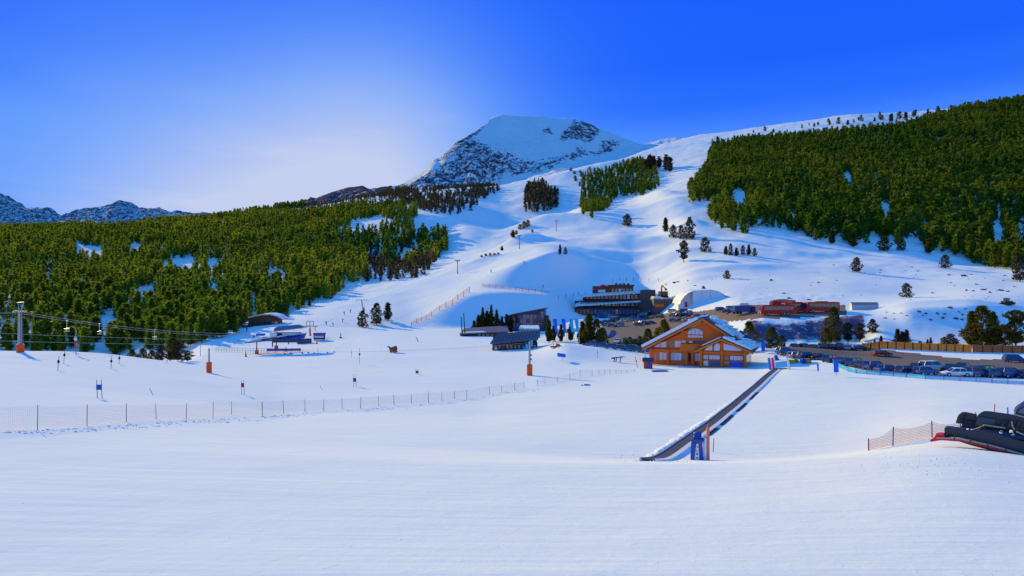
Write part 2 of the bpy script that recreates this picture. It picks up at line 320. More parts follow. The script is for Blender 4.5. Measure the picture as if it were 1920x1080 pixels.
def drape(name, poly, dlo, dhi, m, off=.05):
    k = poly_mask(PX, PY, poly) & (YY > dlo) & (YY < dhi)
    c = k[:-1, :-1] & k[1:, :-1] & k[:-1, 1:] & k[1:, 1:]
    q = np.stack([idx[:-1, :-1], idx[:-1, 1:], idx[1:, 1:], idx[1:, :-1]], -1)[c][:, ::-1]
    u, inv = np.unique(q, return_inverse=True)
    V = np.stack([XX.ravel()[u], YY.ravel()[u], Z.ravel()[u]+off], -1)
    me = mesh_np(name, V, inv.reshape(-1, 4)); me.materials.append(m)
    o = bpy.data.objects.new(name, me); C.objects.link(o); o['kind'] = 'structure'; return o
ASPH = mat('asphalt', (.17, .115, .095), .9, var=.25, scale=.25, bump=.2)
drape('parking_lot', [(1108, 646), (1128, 610), (1150, 592), (1200, 588), (1300, 584), (1400, 571.5), (1585, 571.5), (1590, 592), (1500, 597), (1420, 600), (1345, 606), (1330, 630), (1290, 650), (1230, 660), (1180, 660), (1140, 650)], 188, 360, ASPH)
drape('parking_lot', [(1450, 662), (1480, 650), (1560, 648), (1640, 653), (1820, 674), (1930, 672), (2100, 680), (2100, 730), (1920, 716), (1800, 707), (1640, 699), (1560, 682), (1500, 668)], 116, 200, ASPH)
# ------------------------------------------------------------------ trees
def foliage_mat(name, a, b_):
    m = bpy.data.materials.new(name); m.use_nodes = True; t = m.node_tree; b = t.nodes['Principled BSDF']
    b.inputs['Roughness'].default_value = .7; b.inputs['Specular IOR Level'].default_value = .15
    g = t.nodes.new('ShaderNodeNewGeometry')
    n = t.nodes.new('ShaderNodeTexNoise'); n.inputs['Scale'].default_value = .13; n.inputs['Detail'].default_value = 6; t.links.new(g.outputs['Position'], n.inputs['Vector'])
    r = t.nodes.new('ShaderNodeValToRGB'); t.links.new(n.outputs[0], r.inputs[0])
    r.color_ramp.elements[0].position = .38; r.color_ramp.elements[0].color = (*a, 1); r.color_ramp.elements[1].position = .60; r.color_ramp.elements[1].color = (*b_, 1)
    t.links.new(r.outputs[0], b.inputs['Base Color'])
    n.inputs['Roughness'].default_value = .6
    n2 = t.nodes.new('ShaderNodeTexNoise'); n2.inputs['Scale'].default_value = .009; n2.inputs['Detail'].default_value = 3; t.links.new(g.outputs['Position'], n2.inputs['Vector'])
    hs = t.nodes.new('ShaderNodeHueSaturation'); t.links.new(r.outputs[0], hs.inputs['Color'])
    mr = t.nodes.new('ShaderNodeMapRange'); t.links.new(n2.outputs[0], mr.inputs[0]); mr.inputs[1].default_value = .35; mr.inputs[2].default_value = .65; mr.inputs[3].default_value = .475; mr.inputs[4].default_value = .53; t.links.new(mr.outputs[0], hs.inputs['Hue'])
    mv = t.nodes.new('ShaderNodeMapRange'); t.links.new(n2.outputs[0], mv.inputs[0]); mv.inputs[1].default_value = .35; mv.inputs[2].default_value = .65; mv.inputs[3].default_value = 1.15; mv.inputs[4].default_value = .75; t.links.new(mv.outputs[0], hs.inputs['Value'])
    r = hs; t.links.new(hs.outputs[0], b.inputs['Base Color'])
    tr = t.nodes.new('ShaderNodeBsdfTranslucent'); t.links.new(r.outputs[0], tr.inputs[0])
    mx = t.nodes.new('ShaderNodeMixShader'); mx.inputs[0].default_value = .45
    t.links.new(b.outputs[0], mx.inputs[1]); t.links.new(tr.outputs[0], mx.inputs[2]); t.links.new(mx.outputs[0], t.nodes['Material Output'].inputs[0])
    return m
FOL = foliage_mat('pine_foliage', (.10, .16, .012), (.25, .30, .018))
FOLD = foliage_mat('dark_pine_foliage', (.045, .045, .028), (.115, .09, .05))
FOLR = foliage_mat('hillside_pine_foliage', (.055, .115, .008), (.16, .215, .012))
FOLY = foliage_mat('olive_pine_foliage', (.05, .07, .008), (.14, .12, .015))
BARK = mat('bark', (.10, .065, .05), .9, var=.3, scale=6, bump=.3)

def crown(rng, n, kind, leaf):
    """clumps of leaf-sized triangles through the crown's volume, unit height 1; kind sets the outline"""
    t = rng.random(n)**1.15
    if kind == 'column': prof = lambda t: .165*(1-t)**.5*np.minimum(1, .45+t*2.2)
    elif kind == 'cone': prof = lambda t: .185*(1-t)**.85*np.minimum(1, .35+t*4)+.006
    elif kind == 'round': prof = lambda t: .37*np.sqrt(np.clip(1-(2*t-.85)**2/1.35, 0, 1))*(1-.38*t)
    else: prof = lambda t: .33*np.sqrt(np.clip(1-(2*t-1)**2, 0, 1))*(.8+.3*np.sin(t*17))
    base = {'column': .10, 'cone': .08, 'round': .06, 'scraggy': .16}[kind]
    lob = 1+.28*np.sin(rng.random()*6+t*11)*rng.random()
    ang = rng.random(n)*6.283
    # uneven limbs: bunch the angles by height
    bunch = np.floor(t*9); ang = ang+.6*np.sin(ang*3+bunch*2.1)
    rr = prof(t)*lob*(rng.random(n)**.45)*(1+.25*np.sin(ang*2+bunch))
    c = np.stack([rr*np.cos(ang), rr*np.sin(ang), base+(1-base)*t], -1)
    d1 = rng.normal(size=(n, 3)); d1[:, 2] = np.abs(d1[:, 2])*.7+.25
    d1 /= np.linalg.norm(d1, axis=1)[:, None]
    d2 = rng.normal(size=(n, 3)); d2 -= (d2*d1).sum(1)[:, None]*d1; d2 /= np.linalg.norm(d2, axis=1)[:, None]
    s = leaf*(.6+.8*rng.random(n))[:, None]
    V = np.stack([c-d2*s*.55, c+d2*s*.55, c+d1*s*1.5], 1).reshape(-1, 3)
    V[:, 2] = np.maximum(V[:, 2], .03)
    return V
def obj_np(name, V, m, parent=None, loc=(0, 0, 0)):
    me = mesh_np(name, V, np.arange(len(V)).reshape(-1, 3), False); me.materials.append(m)
    o = bpy.data.objects.new(name, me); C.objects.link(o); o.parent = parent; o.location = loc; return o
def trunk_v(top=.9, r=.018, limbs=5, rng=RNG, lean=0):
    """tapered trunk with limbs as triangles"""
    T = []
    def cone(p, q, r0, r1, k=6):
        p = np.array(p, float); q = np.array(q, float); d = q-p; d /= np.linalg.norm(d)
        a = np.cross(d, [.3, .9, .1]); a /= np.linalg.norm(a); b = np.cross(d, a)
        for i in range(k):
            t0, t1 = 6.2832*i/k, 6.2832*(i+1)/k
            e0 = a*math.cos(t0)+b*math.sin(t0); e1 = a*math.cos(t1)+b*math.sin(t1)
            T.extend([p+e0*r0, p+e1*r0, q+e1*r1, p+e0*r0, q+e1*r1, q+e0*r1])
    cone((0, 0, -.04), (lean*.5, 0, top*.5), r, r*.65); cone((lean*.5, 0, top*.5), (lean, 0, top), r*.65, r*.12)
    for i in range(limbs):
        h = .25+.6*i/max(1, limbs); a = rng.random()*6.28; l = .16*(1-h*.6)
        cone((lean*h, 0, h*top), (lean*h+l*math.cos(a), l*math.sin(a), h*top+l*.5), r*.35, r*.08, 4)
    return np.array(T)
class Tmpl:
    def __init__(s, kind, n, leaf, fm, seed):
        rng = np.random.default_rng(seed)
        cv = crown(rng, n, kind, leaf); tv = trunk_v(.86 if kind != 'round' else .7, .016 if kind in ('column', 'cone') else .022, 5, rng, .03)
        s.cm = mesh_np('crown', cv, np.arange(len(cv)).reshape(-1, 3), False); s.cm.materials.append(fm)
        s.tm = mesh_np('trunk', tv, np.arange(len(tv)).reshape(-1, 3), False); s.tm.materials.append(BARK)
TM = {}
def tmpl(kind, lod, fm, seed):
    k = (kind, lod, fm.name, seed)
    if k not in TM: TM[k] = Tmpl(kind, {0: 2600, 1: 700, 2: 260}[lod], {0: .035, 1: .06, 2: .095}[lod], fm, seed)
    return TM[k]
def plant_tree(p, h, kind, lod, fm, label, group=None, wd=1.0, cat='tree', name='pine_tree', lean=0):
    t = tmpl(kind, lod, fm, random.randrange(4))
    o = bpy.data.objects.new(name, None); C.objects.link(o); o.location = p
    o.rotation_euler = (0, lean, random.random()*6.28); o.scale = (h*wd, h*wd, h); o.empty_display_size = .2
    c = bpy.data.objects.new('crown', t.cm); k = bpy.data.objects.new('trunk', t.tm)
    for q in (c, k): C.objects.link(q); q.parent = o
    o['label'] = label; o['category'] = cat
    if group: o['group'] = group
    return o

LEFT = [(-60, 432), (100, 426), (220, 424), (330, 412), (400, 404), (460, 390), (520, 380), (600, 372), (700, 352), (745, 350), (800, 395), (835, 420), (838, 470), (790, 520), (700, 528), (655, 536), (620, 560),
        (540, 588), (470, 606), (440, 628), (300, 668), (-60, 668)]
RIGHT = [(1335, 276), (1420, 264), (1500, 257), (1600, 250), (1690, 238), (1740, 224), (1800, 206), (1920, 189), (2000, 180), (2000, 520), (1895, 510), (1850, 500), (1830, 495), (1780, 478), (1730, 463), (1640, 462), (1540, 455), (1460, 430), (1425, 425), (1400, 440), (1345, 430), (1325, 405), (1352, 383), (1345, 372), (1295, 387), (1290, 355), (1320, 325)]
WOODM = [(1092, 330), (1130, 325), (1180, 305), (1200, 300), (1232, 322), (1236, 350), (1205, 368), (1160, 370), (1140, 390), (1105, 414), (1090, 400), (1088, 370), (1092, 350)]
CLUMP = [(983, 372), (990, 350), (1015, 346), (1045, 362), (1048, 388), (1020, 400), (985, 398)]
DARK = [(700, 362), (760, 358), (930, 350), (940, 358), (900, 378), (885, 398), (840, 405), (800, 398), (745, 380)]
def scatter(poly, spacing, dlo, dhi, ulo, uhi, rng, jit=.5, mask=None):
    xs = np.arange(ulo*dhi-20 if ulo < 0 else ulo*dlo-20, uhi*dhi+20 if uhi > 0 else uhi*dlo+20, spacing); ys = np.arange(dlo, dhi, spacing)
    X, Y = np.meshgrid(xs, ys); X = X+(rng.random(X.shape)-.5)*2*jit*spacing; Y = Y+(rng.random(X.shape)-.5)*2*jit*spacing
    X = X.ravel(); Y = Y.ravel(); H = height(X, Y); px = CX+F*X/Y; py = HY-F*H/Y
    k = poly_mask(px, py, poly)
    # must face the camera: drop what sits behind a crest far below the line of sight
    X, Y, H, px, py = X[k], Y[k], H[k], px[k], py[k]
    return X, Y, H, px, py
trees = []   # x,y,z,h,style
def addset(S, hlo, hhi, style, keep):
    X, Y, H, px, py = S
    k = keep(X, Y, px, py)
    X, Y, H = X[k], Y[k], H[k]
    hh = hlo+(hhi-hlo)*RNG.random(len(X))
    trees.append(np.stack([X, Y, H, hh, np.full(len(X), style)], -1))
def keepL(X, Y, px, py):
    n = fbm(X, Y, 95, 3, 51); n2 = fbm(X, Y, 26, 2, 55)
    thr = np.full(len(X), -.52)
    thr = np.where(py < 440, -.30, thr); up = np.interp(px, [0, 400, 600, 700, 940], [434, 428, 402, 385, 360]); thr = np.where(py < up, .22, thr); thr = np.where((px > 690) & (py < 400), .5, thr)
    fl = (px > 690) & (py > 468); thr = np.where(fl, .08, thr)
    g = np.ones(len(X), bool)
    for cx, cy, rx, ry in ((172, 468, 20, 6), (340, 494, 32, 7), (402, 492, 16, 6), (516, 512, 14, 6), (200, 607, 18, 14), (120, 604, 9, 12), (400, 548, 8, 9), (270, 545, 14, 8), (146, 462, 6, 8), (1, 0, 1, 1), (90, 522, 5, 7), (255, 462, 10, 5), (700, 480, 12, 10), (760, 470, 14, 6), (800, 500, 12, 12)):
        g &= ((px-cx)/(rx*1.25))**2+((py-cy-9)/(ry+9))**2 > 1
    g &= fbm(X, Y, 26, 2, 57) > -.50
    return (n+.35*n2 > thr) & g
addset(scatter(LEFT, 6.3, 250, 1290, -.80, -.07, RNG), 6.5, 13.5, 0, keepL)
def keepR(X, Y, px, py):
    g = np.ones(len(X), bool)
    for cx, cy, rx, ry in ((1660, 395, 10, 12), (1385, 370, 12, 16), (1740, 428, 10, 6), (1870, 440, 12, 26), (1640, 222, 40, 5), (1710, 452, 20, 6), (1560, 450, 22, 5), (1655, 455, 22, 6), (1590, 330, 8, 6), (1915, 440, 8, 30)):
        g &= ((px-cx)/(rx*1.2))**2+((py-cy-9)/(ry+9))**2 > 1
    return (fbm(X, Y, 60, 3, 61) > -.60+.35*((py < 235) & (px < 1720))) & g
addset(scatter(RIGHT, 6.7, 380, 1560, .25, .82, RNG), 7, 16, 1, keepR)
addset(scatter(WOODM, 8, 480, 1300, .08, .24, RNG), 8, 12, 1, lambda X, Y, px, py: fbm(X, Y, 50, 2, 65) > -.7)
addset(scatter(CLUMP, 8, 450, 1200, 0, .09, RNG), 10, 14, 2, lambda X, Y, px, py: X > -9e9)
addset(scatter(DARK, 9, 600, 1290, -.25, .0, RNG), 6, 11, 2, lambda X, Y, px, py: fbm(X, Y, 60, 3, 67) > -.1)
UPL = [(400, 404), (520, 384), (640, 366), (760, 348), (940, 345), (900, 372), (700, 400), (520, 425), (400, 432)]
addset(scatter(UPL, 11, 700, 1300, -.50, .0, RNG), 4.5, 9, 2, lambda X, Y, px, py: fbm(X, Y, 45, 3, 71) > -.15)
FLK = [(690, 470), (800, 440), (838, 440), (835, 470), (790, 522), (700, 530), (665, 532)]
addset(scatter(FLK, 8, 380, 900, -.26, -.05, RNG), 5, 10, 2, lambda X, Y, px, py: fbm(X, Y, 35, 3, 73) > -.05)
T = np.concatenate(trees)
# hidden behind the left crest: leave those that never reach the line of sight
pxT = CX+F*T[:, 0]/T[:, 1]; topy = HY-F*(T[:, 2]+T[:, 3])/T[:, 1]
crest = np.interp(pxT, [0, 100, 200, 280, 330, 440, 1900], [656, 655, 660, 672, 674, 700, 900])
T = T[topy < crest]; pxT = CX+F*T[:, 0]/T[:, 1]
# individuals: the largest-looking ones inside the frame
inf = (pxT > 0) & (pxT < 1920); size = np.where(inf, T[:, 3]/T[:, 1], 0)
order = np.argsort(-size); near_i = order[:220]; far_i = order[220:]
print('TREES', len(T))
GL = {0: ('dark green pine in the dense wood covering the left valley slope', 'pines of the left valley wood'),
      1: ('dark green pine in the big wood on the right hillside', 'pines of the right hillside wood'),
      2: ('dark brownish pine in the shaded clump high on the ski slope', 'pines of the shaded slope clumps')}
for i in near_i:
    x, y, z, h, st = T[i]
    lb, gp = GL[int(st)]
    plant_tree((x, y, z-.2), h, random.choice(['column', 'column', 'cone']), 2, (FOL, FOLR, FOLD)[int(st)], lb, gp, random.uniform(1.0, 1.35))
def forest(sel, name, m, label):
    if len(sel) == 0: return
    V = []
    tm = [crown(np.random.default_rng(100+k), 110, ['column', 'cone', 'column', 'round', 'column', 'cone'][k], .11) for k in range(6)]
    for k in range(6):
        s = sel[k::6]; ang = RNG.random(len(s))*6.283; ca, sa = np.cos(ang)[:, None], np.sin(ang)[:, None]
        b = tm[k][None]; wd = (RNG.random(len(s))*.35+(.92 if k != 3 else .58))[:, None]*s[:, 3:4]
        x = (b[..., 0]*ca-b[..., 1]*sa)*wd+s[:, 0:1]; y = (b[..., 0]*sa+b[..., 1]*ca)*wd+s[:, 1:2]; z = b[..., 2]*s[:, 3:4]+s[:, 2:3]-.3
        V.append(np.stack([x, y, z], -1).reshape(-1, 3))
    V = np.concatenate(V)
    o = obj_np(name, V, m); o['kind'] = 'stuff'; o['label'] = label; o['category'] = 'forest'
sel = T[far_i]
forest(sel[sel[:, 4] == 0], 'forest', FOL, 'dense dark green pine forest over the whole left valley slope')
forest(sel[(sel[:, 4] == 1)], 'forest', FOLR, 'dense dark green pine forest over the right hillside')
forest(sel[sel[:, 4] == 2], 'forest', FOLD, 'brownish pine clumps scattered under the rocky mountain')
# ------------------------------------------------------------------ mesh building
import bmesh
class MB:
    def __init__(s): s.v = []; s.f = []
    def add(s, v, f):
        n = len(s.v); s.v += [tuple(p) for p in v]; s.f += [tuple(n+i for i in q) for q in f]; return s
    def box(s, x0, x1, y0, y1, z0, z1):
        return s.add([(x0, y0, z0), (x1, y0, z0), (x1, y1, z0), (x0, y1, z0), (x0, y0, z1), (x1, y0, z1), (x1, y1, z1), (x0, y1, z1)],
                     [(0, 3, 2, 1), (4, 5, 6, 7), (0, 1, 5, 4), (1, 2, 6, 5), (2, 3, 7, 6), (3, 0, 4, 7)])
    def prism(s, poly, y0, y1):            # polygon in XZ, extruded along Y
        n = len(poly)
        a = sum(poly[i][0]*poly[(i+1) % n][1]-poly[(i+1) % n][0]*poly[i][1] for i in range(n))
        if a < 0: poly = poly[::-1]
        v = [(x, y0, z) for x, z in poly]+[(x, y1, z) for x, z in poly]
        f = [tuple(range(n)), tuple(range(2*n-1, n-1, -1))]+[(i, i+n, (i+1) % n+n, (i+1) % n) for i in range(n)]
        return s.add(v, f)
    def prismx(s, poly, x0, x1):           # polygon in YZ, extruded along X
        m = MB().prism([(a, b) for a, b in poly], x0, x1)
        return s.add([(y, x, z) for x, y, z in m.v], [q[::-1] for q in m.f])
    def tube(s, p, q, r, r2=None, k=8):
        p = Vector(p); q = Vector(q); r2 = r if r2 is None else r2; d = (q-p)
        if d.length < 1e-6: return s
        d.normalize(); a = d.orthogonal().normalized(); b = d.cross(a); v = []
        for c, rr in ((p, r), (q, r2)):
            for i in range(k):
                t = 6.283185*i/k; v.append(c+(a*math.cos(t)+b*math.sin(t))*rr)
        return s.add(v, [(i, (i+1) % k, (i+1) % k+k, i+k) for i in range(k)]+[tuple(range(k-1, -1, -1)), tuple(range(k, 2*k))])
    def path(s, pts, r, k=6):
        for a, b in zip(pts[:-1], pts[1:]): s.tube(a, b, r, r, k)
        return s
    def slab(s, a, b, c, d, t):            # quad with thickness t upward along its normal
        a, b, c, d = map(Vector, (a, b, c, d)); n = (b-a).cross(d-a).normalized()
        if n.z < 0: a, b, c, d = d, c, b, a; n = -n
        n = n*t
        return s.add([a, b, c, d, a+n, b+n, c+n, d+n], [(0, 3, 2, 1), (4, 5, 6, 7), (0, 1, 5, 4), (1, 2, 6, 5), (2, 3, 7, 6), (3, 0, 4, 7)])
    def blob(s, c, rx, ry, rz, seed=0, n=2, rough=.25):
        bm = bmesh.new(); bmesh.ops.create_icosphere(bm, subdivisions=n, radius=1); rg = random.Random(seed)
        ph = [rg.random()*6 for _ in range(6)]
        v = []
        for q in bm.verts:
            x, y, z = q.co; k = 1+rough*(math.sin(3*x+ph[0])*math.sin(4*y+ph[1])+.6*math.sin(7*z+ph[2]+5*x))
            v.append((c[0]+x*rx*k, c[1]+y*ry*k, c[2]+z*rz*k))
        f = [tuple(w_.index for w_ in q.verts) for q in bm.faces]; bm.free(); return s.add(v, f)
    def mesh(s, name, m, bevel=0, smooth=False):
        me = bpy.data.meshes.new(name); me.from_pydata(s.v, [], s.f)
        bm = bmesh.new(); bm.from_mesh(me); bmesh.ops.recalc_face_normals(bm, faces=bm.faces)
        if bevel: bmesh.ops.bevel(bm, geom=bm.edges[:], offset=bevel, segments=2, affect='EDGES', clamp_overlap=True)
        bm.to_mesh(me); bm.free(); me.materials.append(m)
        if smooth: me.polygons.foreach_set('use_smooth', [True]*len(me.polygons))
        return me
    def build(s, name, m, parent=None, bevel=0, smooth=False):
        o = bpy.data.objects.new(name, s.mesh(name, m, bevel, smooth)); C.objects.link(o)
        if parent: o.parent = parent
        return o
def tag(o, label, cat, group=None):
    o['label'] = label; o['category'] = cat
    if group: o['group'] = group
    return o
def thing(name, loc, rz, label, cat, group=None, scale=1):
    o = bpy.data.objects.new(name, None); C.objects.link(o); o.location = loc; o.rotation_euler = (0, 0, rz); o.scale = (scale,)*3
    o.empty_display_size = .3
    return tag(o, label, cat, group)
def copy_tree(o, parent=None):
    c = o.copy(); C.objects.link(c); c.parent = parent
    for ch in [q for q in o.children]: copy_tree(ch, c)
    return c
class PF:
    """metric facade coordinates: photo pixels scaled by depth"""
    def __init__(s, px, py, d): s.px, s.py, s.k = px, py, d/F; s.d = d; s.loc = Vector(((px-CX)/F*d, d, (HY-py)/F*d))
    def x(s, px): return (px-s.px)*s.k
    def z(s, py): return (s.py-py)*s.k
    def P(s, pts): return [(s.x(a), s.z(b)) for a, b in pts]

M = {}
for nm, col, ro, kw in [
    ('orange_wood', (.95, .17, .008), .6, dict(var=.15, scale=2)), ('dark_wood', (.08, .045, .035), .8, dict(var=.3, scale=2)), ('brown_wood', (.20, .09, .04), .8, dict(var=.3, scale=2)),
    ('red_wood', (.60, .06, .02), .6, dict(var=.2)), ('roof_metal', (.17, .12, .16), .5, dict(var=.15, scale=.6)), ('dark_roof', (.075, .05, .06), .6, dict(var=.2)),
    ('snow_pack', (.84, .85, .88), .9, dict(var=.04, scale=1, bump=.6, spec=0)), ('white_paint', (.78, .78, .80), .4, {}), ('grey_metal', (.38, .39, .43), .4, dict(metal=.4)),
    ('dark_metal', (.045, .045, .055), .45, {}), ('black_rubber', (.02, .02, .022), .8, {}), ('orange_pad', (.90, .10, .006), .5, {}), ('concrete', (.30, .27, .26), .9, dict(var=.2)),
    ('blue_paint', (.012, .07, .42), .35, {}), ('bright_blue', (.01, .12, .72), .6, {}), ('cyan_fabric', (.01, .42, .72), .7, {}), ('mid_blue', (.02, .10, .30), .3, {}), ('red_paint', (.75, .010, .012), .3, {}),
    ('yellow_wood', (.98, .25, .006), .7, dict(var=.2, scale=3)), ('brown_fence', (.34, .10, .03), .8, dict(var=.25, scale=3)), ('purple_cloth', (.16, .08, .38), .8, {}),
    ('teal_paint', (.006, .12, .20), .25, {}), ('navy_paint', (.012, .035, .12), .25, {}), ('black_paint', (.012, .014, .022), .25, {}), ('silver_paint', (.40, .43, .50), .3, dict(metal=.4)), ('steel_blue_paint', (.05, .12, .32), .25, {}),
    ('dark_red_paint', (.25, .008, .02), .3, {}), ('tent_white', (.80, .80, .84), .6, {}), ('stone', (.10, .075, .07), .95, dict(var=.4, scale=1.5, bump=.6)), ('shingle', (.16, .10, .085), .8, dict(var=.3)),
    ('yellow_paint', (.75, .36, .02), .5, {}), ('beige', (.50, .40, .30), .7, {}), ('pole_red', (.60, .06, .05), .6, {}), ('pole_purple', (.22, .16, .42), .6, {}), ('belt', (.075, .06, .085), .7, dict(var=.3, scale=.6)),
    ('skin', (.55, .32, .22), .6, {}), ('jacket_dark', (.03, .03, .06), .8, {}), ('jacket_red', (.45, .03, .03), .8, {}), ('jacket_blue', (.02, .08, .40), .8, {})]:
    M[nm] = mat(nm, col, ro, **kw)
def glass_mat(name, col, rough=.08, spec=.9):
    m = bpy.data.materials.new(name); m.use_nodes = True; b = m.node_tree.nodes['Principled BSDF']
    b.inputs['Base Color'].default_value = (*col, 1); b.inputs['Roughness'].default_value = rough; b.inputs['Specular IOR Level'].default_value = spec; b.inputs['IOR'].default_value = 1.7
    return m
M['glass'] = glass_mat('window_glass', (.02, .03, .06)); M['bright_glass'] = glass_mat('bright_glass', (.42, .62, .86), .12); M['car_glass'] = glass_mat('car_glass', (.01, .015, .03), .05)
def net_mat(name, col, cell, fill):
    m = bpy.data.materials.new(name); m.use_nodes = True; t = m.node_tree; b = t.nodes['Principled BSDF']
    b.inputs['Base Color'].default_value = (*col, 1); b.inputs['Roughness'].default_value = .8
    g = t.nodes.new('ShaderNodeUVMap'); sx = t.nodes.new('ShaderNodeSeparateXYZ'); tcn = t.nodes.new('ShaderNodeTexCoord'); t.links.new(tcn.outputs['UV'], sx.inputs[0])
    outs = []
    for a in (0, 1):
        q = t.nodes.new('ShaderNodeMath'); q.operation = 'MULTIPLY'; t.links.new(sx.outputs[a], q.inputs[0]); q.inputs[1].default_value = 1/cell
        f = t.nodes.new('ShaderNodeMath'); f.operation = 'FRACT'; t.links.new(q.outputs[0], f.inputs[0])
        l = t.nodes.new('ShaderNodeMath'); l.operation = 'LESS_THAN'; t.links.new(f.outputs[0], l.inputs[0]); l.inputs[1].default_value = fill; outs.append(l.outputs[0])
    mx = t.nodes.new('ShaderNodeMath'); mx.operation = 'MAXIMUM'; t.links.new(outs[0], mx.inputs[0]); t.links.new(outs[1], mx.inputs[1])
    t.links.new(mx.outputs[0], b.inputs['Alpha']); return m
M['net_pink'] = net_mat('pink_net', (.95, .55, .50), .12, .07); M['net_orange'] = net_mat('orange_net', (.95, .26, .16), .12, .20); M['net_grey'] = net_mat('grey_net', (.45, .38, .48), .15, .07); M['net_red'] = net_mat('red_net', (.75, .16, .14), .10, .16); M['net_blue'] = net_mat('blue_net', (.01, .40, .75), .10, .55)
def net_strip(name, tops, bots, m, parent, sag=0, sub=6):
    """vertical net between matching top and bottom points, uv in metres"""
    T_, B_ = [], []
    for i in range(len(tops)-1):
        for k in range(sub):
            t = k/sub; s_ = 4*t*(1-t)*sag
            T_.append(Vector(tops[i]).lerp(Vector(tops[i+1]), t)-Vector((0, 0, s_))); B_.append(Vector(bots[i]).lerp(Vector(bots[i+1]), t))
    T_.append(Vector(tops[-1])); B_.append(Vector(bots[-1])); v = T_+B_; n = len(T_)
    me = bpy.data.meshes.new(name); me.from_pydata(v, [], [(i+n, i+1+n, i+1, i) for i in range(n-1)])
    uv = me.uv_layers.new(name='UVMap'); ln = [0]
    for i in range(n-1): ln.append(ln[-1]+(T_[i+1]-T_[i]).length)
    for i, p in enumerate(me.polygons):
        h0 = (T_[i]-B_[i]).length; h1 = (T_[i+1]-B_[i+1]).length
        for li, c in zip(p.loop_indices, ((ln[i], 0), (ln[i+1], 0), (ln[i+1], h1), (ln[i], h0))): uv.data[li].uv = c
    me.materials.append(m); o = bpy.data.objects.new(name, me); C.objects.link(o); o.parent = parent; return o
